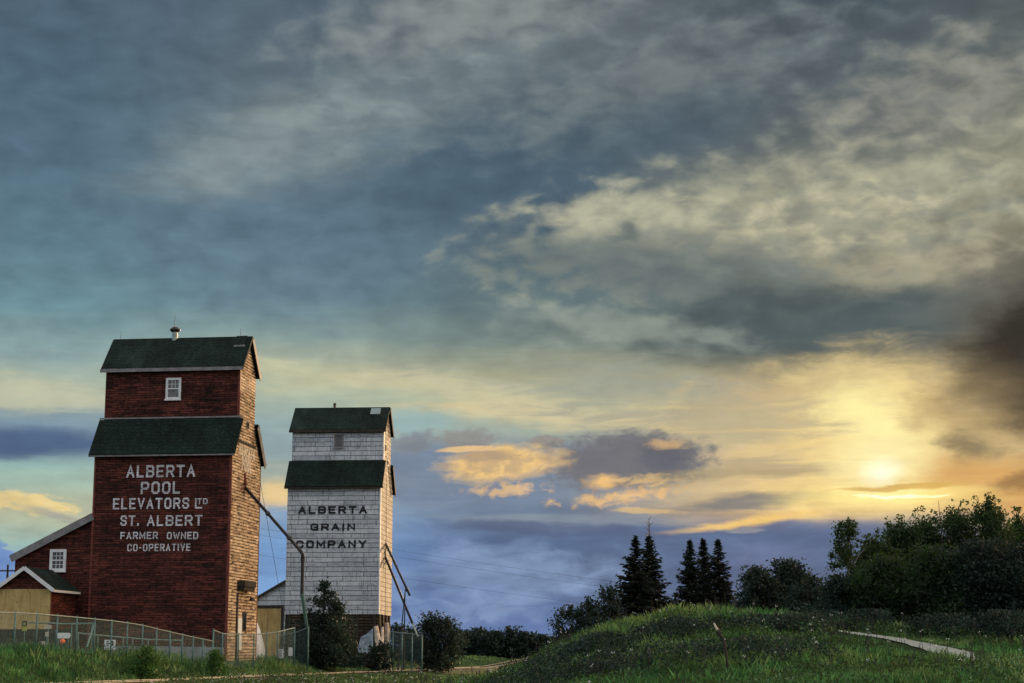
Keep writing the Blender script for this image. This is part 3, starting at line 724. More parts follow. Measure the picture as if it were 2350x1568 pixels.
FR = Frame(517, 1510, 118, 7)
GZ = 0.75
red = empty('grain_elevator', (FR.o[0], FR.o[1], 0), -FR.p, 'dark red wooden grain elevator with white ALBERTA POOL ELEVATORS lettering', 'grain elevator', 'grain elevators beside the railway track')
RW, RL, C0, C1 = 9.6, 7.45, 1.5, 5.5
ZE, ZT, ZU, ZR = 14.9, 17.5, 21.0, 23.5      # lower eave, lower roof top, upper eave, ridge
sl, su = (ZT - ZE) / 1.85, (ZR - ZU) / 2.3
prof = [(0, GZ), (RL, GZ), (RL, ZE + 0.3), (C1, ZT), (C1, ZU + 0.3), (3.5, ZR - 0.08), (C0, ZU + 0.3), (C0, ZT - 0.05), (0, ZE + sl * 0.35 - 0.03)]
m_ = MB(); m_.prism(prof, 'x', -RW, 0.0); m_.build('wall', M['red'], red)
m_ = MB(); m_.prism(prof, 'x', 0.002, 0.06); o = m_.build('wall', M['side'], red); o['label'] = 'weathered trackside wall, sunset glare in its tan colour, with strips of old paint'
m_ = MB(); slab(m_, (-0.35, ZE), (C0 + 0.02, ZT + 0.03), -RW - 0.3, 0.32, 0.16); m_.build('roof', M['roof'], red)
m_ = MB(); slab(m_, (RL + 0.3, ZE), (C1 - 0.02, ZT + 0.1), -RW - 0.3, 0.32, 0.16); m_.build('roof', M['roof'], red)
m_ = MB(); zr = ZR + 0.02
m_.prism([(1.2, ZU), (3.5, zr), (5.8, ZU), (5.8, ZU + 0.2), (3.5, zr + 0.2), (1.2, ZU + 0.2)], 'x', -RW - 0.3, 0.32)
up_roof = m_.build('roof', M['roof'], red)
# trims: eaves, bargeboards, corner boards
m_ = MB()
m_.box(-RW - 0.32, 0.34, -0.42, -0.352, ZE - 0.06, ZE + 0.14); m_.build('eaves_trim', M['trim'], red)
m_ = MB(); m_.box(-RW - 0.32, 0.34, 1.13, 1.197, ZU - 0.06, ZU + 0.18); m_.build('eaves_trim', M['trim'], red)
m_ = MB(); m_.box(-RW - 0.3, 0.3, C0 - 0.10, C0 - 0.003, ZT + 0.16, ZT + 0.27); m_.build('eaves_trim', M['trim'], red)
def barge(parent, p, q, x, mat, h=0.34, t=0.05, name='bargeboard'):
    mb = MB(); d = Vector((q[0] - p[0], q[1] - p[1])).normalized(); n = Vector((-d.y, d.x))
    if n.y < 0: n = -n
    a = 0.19
    mb.prism([(p[0] + n.x * a, p[1] + n.y * a), (q[0] + n.x * a, q[1] + n.y * a), (q[0] - n.x * (h - a), q[1] - n.y * (h - a)), (p[0] - n.x * (h - a), p[1] - n.y * (h - a))], 'x', x, x + t)
    return mb.build(name, mat, parent)
barge(red, (5.82, ZU), (3.56, zr), 0.325, M['trim'], 0.44)
barge(red, (1.16, ZU), (3.44, zr), 0.325, M['roof'], 0.2)
barge(red, (RL + 0.32, ZE), (C1 + 0.05, ZT + 0.02), 0.325, M['trim'], 0.5)
barge(red, (-0.37, ZE), (C0, ZT), 0.325, M['roof'], 0.2)
m_ = MB(); m_.box(-0.09, 0.075, -0.03, 0.13, GZ, ZE + 0.2); m_.build('corner_board', M['red_trim'], red)
m_ = MB(); m_.box(-0.09, 0.075, C0 - 0.03, C0 + 0.12, ZT + 0.28, ZU + 0.02); m_.build('corner_board', M['red_trim'], red)
m_ = MB(); m_.box(-0.06, 0.078, RL - 0.12, RL + 0.03, GZ, ZE); m_.build('corner_board', M['red_trim'], red)
m_ = MB(); m_.box(-RW - 0.02, -RW + 0.11, -0.025, 0.1, GZ, ZE + 0.2); m_.build('corner_board', M['red_trim'], red)
# window in the cupola
a, b = FR.front(382, 868, C0), FR.front(415, 917, C0)
window(red, a[0], b[0], b[1], a[1], C0, M['trim_white'], M['glass_dusty'], 2, 3, 0.16, half=True)
text_lines(red, FR, [('ALBERTA', 291, 447.5, 1068.7, 1094.6), ('POOL', 324, 413, 1106, 1133), ('ELEVATORS', 260, 434, 1144, 1167.5), ('L', 448, 464, 1144, 1167.5),
    ('TD', 453, 476.5, 1144.3, 1157.5, 0.2), ('ST.', 277, 319.5, 1183.2, 1206.5), ('ALBERT', 338, 464.5, 1183.2, 1206.5), ('FARMER', 277, 362.5, 1221.3, 1237.5), ('OWNED', 383.5, 454.8, 1221.3, 1237.5), ('CO-OPERATIVE', 292.8, 437, 1248.4, 1265)], M['letter_white'], 0.165)
# faded writing on the trackside wall
for txt, a, b, t, u in (('ALBERTA', 547, 583, 1020, 1046), ('POOL', 553, 575, 1054, 1080)):
    (y0, za), (y1, zb_) = FR.side(a, t), FR.side(b, u)
    h = 1.05; zc = (za + zb_) / 2; sw = 0.2
    mb = MB(); stroke_mesh(mb, strokes(txt, y0, y1, zc - h / 2, zc + h / 2, sw), sw, 'y', 0.061, 0.008)
    o = mb.build('lettering', M['letter_faded'], red); o['label'] = 'faded lettering on the trackside wall'
# small openings and boards on the trackside wall
def side_box(fr, mb, a, b, t, u, u0, u1):
    (y0, z1), (y1, z0) = fr.side(a, t), fr.side(b, u); mb.box(u0, u1, y0, y1, z0, z1); return y0, y1, z0, z1
m_ = MB(); y0, y1, z0, z1 = side_box(FR, m_, 563, 569, 966, 986, 0.062, 0.085); w = m_.build('window', M['trim'], red)
m_ = MB(); m_.box(0.086, 0.1, y0 + 0.07, y1 - 0.07, z0 + 0.08, z1 - 0.08); m_.build('pane', M['dark'], w)
m_ = MB(); y0, z0 = FR.side(544, 1011); y1, z1 = FR.side(584, 1028); m_.prism([(y0, z0 - 0.09), (y1, z0 - 0.09), (y1, z0 + 0.09), (y0, z0 + 0.09)], 'x', 0.062, 0.11); m_.build('belt_board', M['timber_dark'], red)
m_ = MB(); y0, y1, z0, z1 = side_box(FR, m_, 543, 567, 1346, 1358, 0.062, 0.55)
m_.prism([(y0 - 0.1, z1 + 0.002), (y1 + 0.1, z1 + 0.002), (y1 + 0.1, z1 + 0.42), (y0 - 0.1, z1 + 0.42)], 'x', 0.062, 0.62); m_.build('door_hood', M['timber_dark'], red)
m_ = MB(); y0, y1, z0, z1 = side_box(FR, m_, 543.5, 550.5, 1418, 1492, 0.062, 0.11); d_ = m_.build('door', M['sign_white'], red)
m_ = MB(); m_.box(0.111, 0.16, y1 - 0.2, y1 - 0.1, z0 + 1.0, z0 + 1.12); m_.build('handle', M['iron'], d_)
m_ = MB(); y0, y1, z0, z1 = side_box(FR, m_, 554, 562, 1404, 1450, 0.062, 0.1); w = m_.build('window', M['timber_dark'], red)
m_ = MB(); m_.box(0.101, 0.112, y0 + 0.12, y1 - 0.12, z0 + 0.12, z1 - 0.12); m_.build('pane', M['glass'], w)
m_ = MB(); y0, z0 = FR.side(542, 1362); m_.tube([(0.13, y0 - 0.05, z0), (0.13, y0 - 0.05, GZ)], 0.07, 8); m_.build('downpipe', M['iron'], red, True)
m_ = MB(); y0, z0 = FR.side(564, 1373); m_.tube([(0.06, y0, z0 + 0.1), (0.35, y0, z0 + 0.1), (0.42, y0, z0 - 0.02)], 0.035, 6)
m_.lathe([(0.05, 0.12), (0.12, 0.10), (0.24, -0.1), (0.22, -0.12)], (0.45, y0, z0 - 0.06), 12); m_.build('wall_lamp', M['iron'], red)
# roof furniture
m_ = MB(); x, z = FR.front(401, 782, 3.5)
m_.tube([(x, 3.5, ZR - 0.1), (x, 3.5, ZR + 0.62)], 0.21, 14); v_ = m_.build('roof_ventilator', M['galv'], red, False)
m_ = MB(); m_.lathe([(0.22, 0), (0.36, 0.12), (0.38, 0.20), (0.20, 0.36), (0.04, 0.42)], (x, 3.5, ZR + 0.625), 16); m_.build('cap', M['iron'], v_)
for px_, hh in ((277, 0.55), (400, 0.95), (552, 0.6)):
    m_ = MB(); x, z = FR.front(px_, 782, 3.5); zz = ZR + (1.02 if px_ == 400 else 0.2)
    m_.tube([(x, 3.5, zz), (x, 3.5, zz + hh)], [0.02, 0.010], 6); m_.build('lightning_rod', M['iron'], red)
m_ = MB(); xa, xb = FR.front(541, 790, 3.1)[0], FR.front(565, 790, 3.1)[0]
slab(m_, (2.75, ZU + su * 1.55 + 0.215), (3.42, zr + 0.12), xa, xb, 0.14); hatch = m_.build('roof_hatch', M['roof'], red)
m_ = MB(); m_.box(xa - 0.02, xb + 0.02, 2.64, 2.72, ZU + su * 1.5 + 0.20, ZU + su * 1.5 + 0.34); m_.build('hatch_trim', M['trim'], hatch)
# concrete foot
m_ = MB(); xa = FR.front(262, 1480)[0]
m_.prism([(xa, GZ), (-0.12, GZ), (-0.12, 2.0), (xa + 0.4, 2.12), (xa, 1.7)], 'y', -0.55, -0.003); m_.build('foundation', M['concrete'], red)
# annex with sloping roof on the left
V0 = 0.28
xl, zl = FR.front(27, 1281, V0); xr, zr_ = FR.front(205, 1189, V0)
m_ = MB(); m_.prism([(xl + 0.25, GZ), (-RW - 0.003, GZ), (-RW - 0.003, zr_ - 0.28), (xl + 0.25, zl - 0.05)], 'y', V0, 6.8); m_.build('annex_wall', M['red'], red)
d = Vector((xr - xl, zr_ - zl)).normalized(); n = Vector((-d.y, d.x))
ext = lambda p, k: (p[0] + n.x * k, p[1] + n.y * k)
q0, q1 = (xl, zl), (-RW - 0.005, zl + (zr_ - zl) * (-RW - 0.005 - xl) / (xr - xl))
m_ = MB(); m_.prism([q0, q1, ext(q1, 0.14), ext(q0, 0.14)], 'y', V0 - 0.28, 7.1); m_.build('annex_roof', M['roof'], red)
m_ = MB(); m_.prism([ext(q0, -0.32), ext(q1, -0.32), ext(q1, 0.16), ext(q0, 0.16)], 'y', V0 - 0.34, V0 - 0.284); m_.build('bargeboard', M['trim'], red)
a, b = FR.front(116, 1261, V0), FR.front(151, 1311, V0)
window(red, a[0], b[0], b[1], a[1], V0, M['trim_white'], M['glass'], 2, 3, 0.19)
# loading spout
y0, z0 = FR.side(559, 1117); UE = 4.6
ye, ze = FR.side(695, 1266, UE); yb, zb_ = FR.side(700, 1437, UE)
sp = MB(); P0, P1, P2 = Vector((0.05, y0, z0)), Vector((UE - 0.12, ye, ze)), Vector((UE, ye, ze - 0.5))
sp.tube([P0, P0.lerp(P1, 0.5), P1, Vector((UE, ye, ze - 0.22)), P2], [0.115, 0.105, 0.115, 0.135, 0.115], 10); spout = sp.build('loading_spout', M['wire'], red, True)
m_ = MB(); zm = FR.side(697, 1362, UE)[1]; m_.tube([P2, (UE, ye, zm)], 0.115, 10)
m_.tube([P2 + Vector((0, 0, 0.06)), P2 - Vector((0, 0, 0.22))], 0.145, 10); m_.build('drop_pipe', M['wire'], spout)
m_ = MB(); m_.tube([(UE, ye, zm - 0.002), (UE + 0.12, yb, zb_)], [0.125, 0.105], 10); o = m_.build('drop_pipe', M['galv_green'], spout); o['label'] = 'pale green lower drop pipe'
for k in (0.42, 0.79):
    m_ = MB(); c = P0.lerp(P1, k); dd = (P1 - P0).normalized(); m_.tube([c - dd * 0.1, c + dd * 0.1], 0.16, 10); m_.build('coupling', M['iron'], spout)
m_ = MB(); m_.tube([(0.065, y0 - 0.05, z0 + 0.95), (0.14, y0 - 0.03, z0 + 0.06)], [0.09, 0.13], 8); m_.tube([(0.065, y0 - 1.2, z0 - 0.45), (0.12, y0 - 0.1, z0 + 0.02)], 0.05, 6)
m_.build('spout_bracket', M['red_trim'], spout)

# gabled plywood-fronted shed in front of the annex
VS = -4.2
ax, az_ = FR.front(60, 1304, VS); ex, ez = FR.front(123, 1353, VS)
shw = ex - ax; lx = ax - shw
shed = empty('shed', FR.world(ax, VS, 0), -FR.p, 'small gabled shed with green roof and yellow plywood boarded front below the red annex', 'shed')
def loc(p): return (p[0] - ax, p[1])
zp = FR.front(60, 1352, VS)[1]
m_ = MB(); m_.prism([(-shw + 0.15, GZ), (shw - 0.15, GZ), (shw - 0.15, ez + 0.02), (0, az_ - 0.12), (-shw + 0.15, ez + 0.02)], 'y', 0, -VS + V0 - 0.01); m_.build('wall', M['red'], shed)
m_ = MB(); zb2 = FR.front(60, 1441, VS)[1] - 0.5
for xa, xb in ((-shw + 0.17, -0.72 * 0 - 0.35 - 0.006), (-0.35 + 0.006, shw - 0.17)):
    pass
xs_ = FR.front(115 * 0.995, 1400, VS)[0] - ax
m_.box(-shw + 0.17, 0.42, -0.035, -0.002, zb2, zp); m_.box(0.435, shw - 0.17, -0.032, -0.002, zb2, zp - 0.01); m_.build('plywood_front', M['ply'], shed)
def rake(sgn, mb, t0, t1, y0, y1):
    d = Vector((sgn * shw, ez - az_)).normalized(); n = Vector((d.y * -sgn, d.x * sgn))
    if n.y < 0: n = -n
    a = Vector((0, az_)); b = Vector((sgn * (shw + 0.12), az_ + (ez - az_) * (shw + 0.12) / shw))
    mb.prism([tuple(a + n * t0), tuple(b + n * t0), tuple(b + n * t1), tuple(a + n * t1)], 'y', y0, y1)
m_ = MB(); rake(1, m_, 0.0, 0.1, -0.3, -VS + V0 - 0.02); m_.build('roof', M['roof'], shed)
m_ = MB(); rake(-1, m_, 0.0, 0.1, -0.3, -VS + V0 - 0.02); m_.build('roof', M['roof'], shed)
m_ = MB(); rake(1, m_, -0.12, 0.12, -0.36, -0.304); rake(-1, m_, -0.12, 0.115, -0.362, -0.304); m_.build('bargeboard', M['trim_white'], shed)
m_ = MB(); m_.box(shw + 0.125, shw + 0.17, -0.36, -VS + V0 - 0.03, ez - 0.18, ez - 0.02); m_.build('eaves_trim', M['trim_white'], shed)
m_ = MB(); m_.box(shw - 0.16, shw - 0.135, -0.03, 0.14, GZ, ez); m_.build('corner_board', M['red_trim'], shed)
# retaining wall in front of the shed
ret = empty('retaining_wall', FR.world(ax - 0.6, VS - 1.2, 0), -FR.p, 'low dark timber retaining wall below the plywood front of the shed', 'wall')
m_ = MB(); zt = FR.front(60, 1443, VS - 1.2)[1]
for k in range(5):
    za = 1.0 + (zt - 1.0) * k / 5; m_.box(-4.2, 4.4, -0.02 * (k % 2), 0.6, za, 1.0 + (zt - 1.0) * (k + 1) / 5 - 0.03)
m_.build('planking', M['timber_teal'], ret)
for xx in (-3.2, -1.6, 0.1, 1.7, 3.3):
    m_ = MB(); m_.box(xx, xx + 0.16, -0.2, -0.03, 0.9, zt - 0.15); m_.build('post', M['timber_teal'], ret)

# ------------------------------------------------------------------ white grain elevator
FW = Frame(867.5, 1505, 148, 4)
wht = empty('grain_elevator', (FW.o[0], FW.o[1], 0), -FW.p, 'white shingled grain elevator with black ALBERTA GRAIN COMPANY lettering on dark timber footing', 'grain elevator', 'grain elevators beside the railway track')
WW, WL_, C0, C1 = 7.95, 7.3, 1.5, 5.7
ZE, ZT, ZU, ZR, ZS = 15.5, 17.85, 20.5, 22.72, 4.85
sl = (ZT - ZE) / 1.8
prof = [(0, ZS), (WL_, ZS), (WL_, ZE + 0.3), (C1, ZT), (C1, ZU + 0.25), (3.6, ZR - 0.06), (C0, ZU + 0.25), (C0, ZT - 0.04), (0, ZE + sl * 0.3 - 0.03)]
m_ = MB(); m_.prism(prof, 'x', -WW, 0.0); m_.build('wall', M['white'], wht)
m_ = MB(); m_.prism(prof, 'x', 0.002, 0.06); o = m_.build('wall', M['white_side'], wht); o['label'] = 'worn trackside wall with flaking shingles'
m_ = MB(); slab(m_, (-0.3, ZE), (C0 + 0.02, ZT + 0.03), -WW - 0.22, 0.25, 0.14); m_.build('roof', M['roof'], wht)
m_ = MB(); slab(m_, (WL_ + 0.3, ZE), (C1 - 0.02, ZT + 0.08), -WW - 0.22, 0.25, 0.14); m_.build('roof', M['roof'], wht)
m_ = MB(); zr = ZR
m_.prism([(1.2, ZU), (3.6, zr), (6.0, ZU), (6.0, ZU + 0.16), (3.6, zr + 0.17), (1.2, ZU + 0.16)], 'x', -WW - 0.22, 0.25); m_.build('roof', M['roof'], wht)
m_ = MB(); m_.box(-WW - 0.24, 0.27, -0.36, -0.302, ZE - 0.1, ZE + 0.1); m_.build('eaves_trim', M['timber_dark'], wht)
m_ = MB(); m_.box(-WW - 0.24, 0.27, 1.14, 1.197, ZU - 0.1, ZU + 0.12); m_.build('eaves_trim', M['timber_dark'], wht)
barge(wht, (6.02, ZU), (3.66, zr), 0.255, M['timber_dark'], 0.36)
barge(wht, (WL_ + 0.32, ZE), (C1 + 0.05, ZT), 0.255, M['timber_dark'], 0.4)
m_ = MB(); m_.box(-0.05, 0.07, -0.025, 0.1, ZS, ZE + 0.2); m_.build('corner_board', M['trim_white'], wht)
m_ = MB(); m_.box(-0.05, 0.07, C0 - 0.025, C0 + 0.1, ZT + 0.18, ZU); m_.build('corner_board', M['trim_white'], wht)
m_ = MB(); m_.box(-0.02, 0.09, 3.5, 3.6, ZS, ZE + 1.2); m_.build('batten', M['trim'], wht)
a, b = FW.front(767.5, 997, C0), FW.front(789, 1028, C0)
window(wht, a[0], b[0], b[1], a[1], C0, M['trim'], M['glass_dusty'], 3, 4, 0.11)
text_lines(wht, FW, [('ALBERTA', 684.8, 842, 1162, 1179), ('GRAIN', 713, 815, 1201.5, 1217.8), ('COMPANY', 679.5, 840.5, 1240.5, 1258)], M['letter_black'], 0.25, gap=0.34)
for px_, t, u in ((881.5, 1017, 1040), (887, 1054, 1071)):
    m_ = MB(); (y0, z1), (y1, z0) = FW.side(px_, t), FW.side(px_ + 3.5, u); m_.box(0.062, 0.1, y0, y1, z0, z1); w = m_.build('window', M['trim'], wht)
    m_ = MB(); m_.box(0.101, 0.11, y0 + 0.08, y1 - 0.08, z0 + 0.1, z1 - 0.1); m_.build('pane', M['dark'], w)
m_ = MB(); x, z = FW.front(768, 938, 3.6); m_.tube([(x, 3.6, ZR), (x, 3.6, ZR + 0.42)], 0.11, 10); m_.lathe([(0.13, 0), (0.15, 0.05), (0.05, 0.16)], (x, 3.6, ZR + 0.425), 10); m_.build('roof_ventilator', M['iron'], wht)
m_ = MB(); xa, xb = FW.front(851, 945, 3)[0], FW.front(873, 945, 3)[0]; slab(m_, (2.7, ZU + 1.5 * 0.925 + 0.175), (3.4, zr - 0.03), xa, xb, 0.13); m_.build('roof_hatch', M['galv'], wht)
# exposed timber footing
m_ = MB(); m_.box(-WW + 0.1, -0.1, 0.16, WL_ - 0.15, 0.6, ZS - 0.004); m_.build('footing', M['crib'], wht)
for k in range(6):
    m_ = MB(); xx = -WW + 0.2 + k * 1.46; m_.box(xx, xx + 0.2, 0.02, 0.155, 0.6, ZS - 0.01); m_.build('footing_post', M['timber_dark'], wht)
for yy in (0.5, 2.6, 4.7, 6.6):
    m_ = MB(); m_.box(-0.095, 0.05, yy, yy + 0.2, 0.6, ZS - 0.01); m_.build('footing_post', M['timber_dark'], wht)
# low annex to the left with a boarded driveway door
V0 = 0.35
p_hi = FW.front(650, 1338, V0); p_lo = FW.front(588, 1374, V0)
sl = (p_hi[1] - p_lo[1]) / (p_hi[0] - p_lo[0]); XL = -WW - 4.6
zA = p_hi[1] + sl * (-WW - p_hi[0]); zB = p_hi[1] + sl * (XL - p_hi[0])
m_ = MB(); m_.prism([(XL, GZ), (-WW - 0.003, GZ), (-WW - 0.003, zA - 0.1), (XL, zB - 0.1)], 'y', V0, 6.8); m_.build('annex_wall', M['white'], wht)
m_ = MB(); m_.prism([(XL - 0.3, zB - 0.3 * sl - 0.12), (-WW - 0.005, zA - 0.12), (-WW - 0.005, zA + 0.12), (XL - 0.3, zB - 0.3 * sl + 0.12)], 'y', V0 - 0.3, 7.0); m_.build('annex_roof', M['timber_dark'], wht)
a, b = FW.front(560, 1396, V0), FW.front(644, 1478, V0)
m_ = MB(); m_.box(a[0], b[0] - 1.15, V0 - 0.05, V0 - 0.004, GZ, a[1]); m_.box(b[0] - 1.13, b[0], V0 - 0.045, V0 - 0.004, GZ, a[1] - 0.02); dr = m_.build('door', M['ply'], wht)
m_ = MB(); m_.box(a[0] - 0.2, b[0] + 0.2, V0 - 0.1, V0 - 0.055, a[1] + 0.002, a[1] + 0.22); m_.box(b[0] + 0.002, b[0] + 0.2, V0 - 0.1, V0 - 0.055, GZ, a[1]); m_.build('door_frame', M['timber_dark'], dr)
m_ = MB(); m_.box(b[0] + 0.28, b[0] + 0.36, V0 - 0.09, V0 - 0.004, GZ, a[1] - 0.3); m_.build('corner_board', M['trim_white'], wht)
# two loading spouts
for (a, b, c) in (((884, 1247), (940, 1366), None), ((882.5, 1276), (947, 1432), (965, 1452))):
    (y0, z0), UE = FW.side(*a), 3.0
    ye, ze = FW.side(b[0], b[1], UE)
    m_ = MB(); m_.tube([(0.03, y0, z0), (UE, ye, ze)], [0.11, 0.10], 8)
    s_ = m_.build('loading_spout', M['wire'], wht, True)
    dd = (Vector((UE, ye, ze)) - Vector((0.03, y0, z0))).normalized(); e = Vector((UE, ye, ze))
    m_ = MB()
    if c: m_.tube([e + dd * 0.002, e + dd * 1.4], [0.09, 0.075], 8); m_.build('spout_end', M['galv'], s_)
    else: m_.tube([e - dd * 0.9, e - dd * 0.7], 0.15, 8); m_.build('coupling', M['iron'], s_)
    m_ = MB(); m_.tube([(0.03, y0 - 0.02, z0 + 0.9), (0.08, y0, z0)], 0.03, 6); m_.tube([(0.03, y0 - 1.3, z0 - 1.2), (0.2, y0, z0 - 0.2)], 0.03, 6); m_.build('spout_bracket', M['iron'], s_)

# ------------------------------------------------------------------ things round the elevators
def world_pts(fr, pts): return [Vector(fr.world(*p)) for p in pts]
# support pole of the spout: two poles lashed together
ya, za = FW.side(930, 1350, 2.75)
yb1, _ = FW.side(919, 1501, 2.3); yb2, _ = FW.side(927.5, 1501, 2.75)
top = Vector(FW.world(2.75, ya, za)); base = Vector(FW.world(2.5, ya, 0)); base.z = tz(base.x, base.y)
prop = empty('spout_prop', tuple(base), 0, 'slim dark two-legged prop holding up the lower spout of the white elevator', 'prop')
for u, yb_ in ((2.2, ya), (2.68, ya + 0.05)):
    p = Vector(FW.world(u, yb_, 0)); p.z = tz(p.x, p.y) - 0.1
    m_ = MB(); m_.tube([p - base, p.lerp(top, 0.5) - base, top - base], [0.09, 0.06, 0.03], 6); m_.build('leg', M['timber_dark'], prop)
# leaning boards at the corner of the white elevator
for i, (pa, pb, r, lab) in enumerate((((862, 1437), (872, 1495), 0.24, 'pale split timber leaning at the corner of the white elevator'),
                                 ((876, 1440), (875, 1490), 0.15, 'thin pale timber standing between two thicker leaning timbers'),
                                 ((886, 1430), (892, 1493), 0.25, 'broad pale timber with warm-lit top farthest along the trackside footing'))):
    (y0, z0), (y1, z1) = FW.side(pa[0], pa[1], 0.2), FW.side(pb[0], pb[1], 0.55)
    a = Vector(FW.world(0.22, y0, z0)); b = Vector(FW.world(0.6, y1, z1)); b.z = tz(b.x, b.y) - 0.1
    m_ = MB(); k = [a.lerp(b, t) + Vector((0.05 * math.sin(5 * t + i), 0.04 * math.cos(4 * t), 0)) - b for t in (0, .25, .5, .75, 1)]
    m_.tube(k, [r * 0.7, r, r * 1.05, r * 0.9, r * 0.95], 7)
    o = m_.build('leaning_timber', M['timber_pale'], None, False); o.location = b; tag(o, lab, 'timber', 'timbers leaning on the white elevator')
# sheet leaning against the footing
pa = [FW.front(818, 1498, -1.6), FW.front(856, 1500, -1.6), FW.front(856, 1441, -0.25), FW.front(829, 1461, -0.4)]
yv = [-1.6, -1.6, -0.25, -0.5]
b0 = Vector(FW.world(pa[0][0], -1.6, 0)); b0.z = tz(b0.x, b0.y)
m_ = MB(); vs = [Vector(FW.world(pa[i][0], yv[i], pa[i][1])) - b0 for i in range(4)]
N = 10; gv_ = []
for j in range(N + 1):
    for i in range(N + 1):
        p = vs[0].lerp(vs[1], i / N).lerp(vs[3].lerp(vs[2], i / N), j / N)
        gv_.append(p + Vector((0, 0.07 * math.sin(i * 1.9) + 0.05 * math.sin(j * 2.3 + i), -0.12 * math.sin(math.pi * i / N) * (j / N))))
nb = len(gv_); gv_ += [p + Vector((0, 0.03, 0)) for p in gv_]
fs = []
for j in range(N):
    for i in range(N):
        q = (j * (N + 1) + i, j * (N + 1) + i + 1, (j + 1) * (N + 1) + i + 1, (j + 1) * (N + 1) + i); fs += [q, tuple(nb + v for v in q[::-1])]
m_.add(gv_, fs)
M['sheet'] = simple('blue_grey_sheet', (0.16, 0.21, 0.26), 0.5, var=0.35, sc=2.5, bump=0.3)
o = m_.build('tarpaulin', M['sheet'], None, True); o.location = b0; tag(o, 'blue-grey tarpaulin sheet leaning on the dark footing of the white elevator', 'tarpaulin')
# white plastic covered heap between the elevators
cx, cy = at(566, 1460, 133)[0], 133
zt = at(566, 1395, 133)[2]; zb0 = tz(cx, cy); rw = (607 - 566) * 133 / 4000
prf = []
for k in range(13):
    t = k / 12; prf.append((rw * (1 - t ** 1.9) ** 0.8 + 0.02, (zt - zb0 + 0.2) * t - 0.2))
m_ = MB(); nseg = 40; vs = []
for r_, z_ in prf:
    for s_ in range(nseg):
        a = 2 * math.pi * s_ / nseg; w = 1 + 0.05 * math.sin(a * 9 + z_ * 1.3) + 0.03 * math.sin(a * 17 - z_)
        vs.append((r_ * w * math.cos(a), r_ * 0.9 * w * math.sin(a), z_))
fs = [(i * nseg + k, i * nseg + (k + 1) % nseg, (i + 1) * nseg + (k + 1) % nseg, (i + 1) * nseg + k) for i in range(12) for k in range(nseg)] + [tuple(12 * nseg + k for k in range(nseg))]
m_.add(vs, fs); o = m_.build('covered_heap', M['tarp'], None, True); o.location = (cx, cy, zb0)
tag(o, 'heap under wrinkled white plastic sheeting between the red and white elevators', 'covered heap')

# ------------------------------------------------------------------ chain-link fences
def fence(label, posts, cat='fence', mesh=True, rail_r=0.035, post_r=0.045, gaps=(), mat=None, group=None, skip_rail=()):
    """posts: (px, py_top, Y); each a real post on the terrain"""
    pts = []
    for px, pt, Y in posts:
        x, _, zt = at(px, pt, Y); xb = x; pts.append((xb, Y, tz(xb, Y), zt))
    x0, y0_, z0_, _ = pts[0]
    root = empty('chain_link_fence', (x0, y0_, z0_), 0, label, cat, group)
    O = Vector((x0, y0_, z0_))
    for (x, y, zb, zt) in pts:
        m_ = MB(); m_.tube([Vector((x, y, zb - 0.2)) - O, Vector((x, y, zt)) - O], post_r, 8)
        m_.lathe([(post_r * 1.15, 0), (post_r * 1.1, 0.03), (0.01, 0.06)], Vector((x, y, zt + 0.002)) - O, 8); m_.build('post', mat or M['galv_green'], root, True)
    m_ = MB(); run = [Vector((x, y, zt - 0.03)) - O for x, y, zb, zt in pts]
    for i in range(len(run) - 1):
        if i not in skip_rail: m_.tube([run[i], run[i + 1]], rail_r, 6)
    m_.build('top_rail', M['galv'], root)
    if mesh:
        m_ = MB()
        for i in range(len(pts) - 1):
            if i in gaps: continue
            (xa, ya, ba, ta), (xb, yb, bb, tb) = pts[i], pts[i + 1]
            m_.add([Vector((xa, ya + 0.06, ba + 0.03)) - O, Vector((xb, yb + 0.06, bb + 0.03)) - O, Vector((xb, yb + 0.06, tb - 0.04)) - O, Vector((xa, ya + 0.06, ta - 0.04)) - O], [(0, 1, 2, 3)])
        m_.build('wire_mesh', M['chain'], root)
    return pts
def c2(x, y): return (x * 0.2662, 1150.9 + y * 0.2662)
FP = [(-60, 949), (133, 955), (322, 965), (497, 980), (665, 995), (820, 1010), (965, 1025), (1100, 1043), (1232, 1064), (1352, 1094), (1467, 1121), (1575, 1146), (1667, 1166), (1750, 1183), (1835, 1200)]
fd = np.interp(np.arange(len(FP)), [0, 5, 10, 14], [88, 98, 107, 113.5])
fence('long grey-green chain-link fence stepping down the bank in front of the red elevator', [(*c2(*p), float(Y)) for p, Y in zip(FP, fd)])
# end post and lower run that crosses in front of the red elevator's track side
def c3(x, y): return (514.8 + x * 0.1696, 1302.2 + y * 0.1696)
fence('short chain-link fence from the red elevator corner to the open gateway', [(490, 1445, 114.0), (511, 1453.5, 114.6), (548, 1454.5, 117), (583, 1456, 120.5), (612, 1452.5, 125), (637, 1449.5, 128), (676, 1440, 130)])
fence('tall green gate frame with two uprights beside the dark pyramid tree', [(636.5, 1459, 129.4), (676.5, 1452, 129.0), (708, 1439, 127.5)], cat='gate', mesh=True)
fence('low chain-link fence on the grass between the white elevator and the round bush', [(895, 1449, 139), (902, 1449.5, 138), (923, 1452, 136.5), (946, 1454, 135), (969, 1458, 131)])

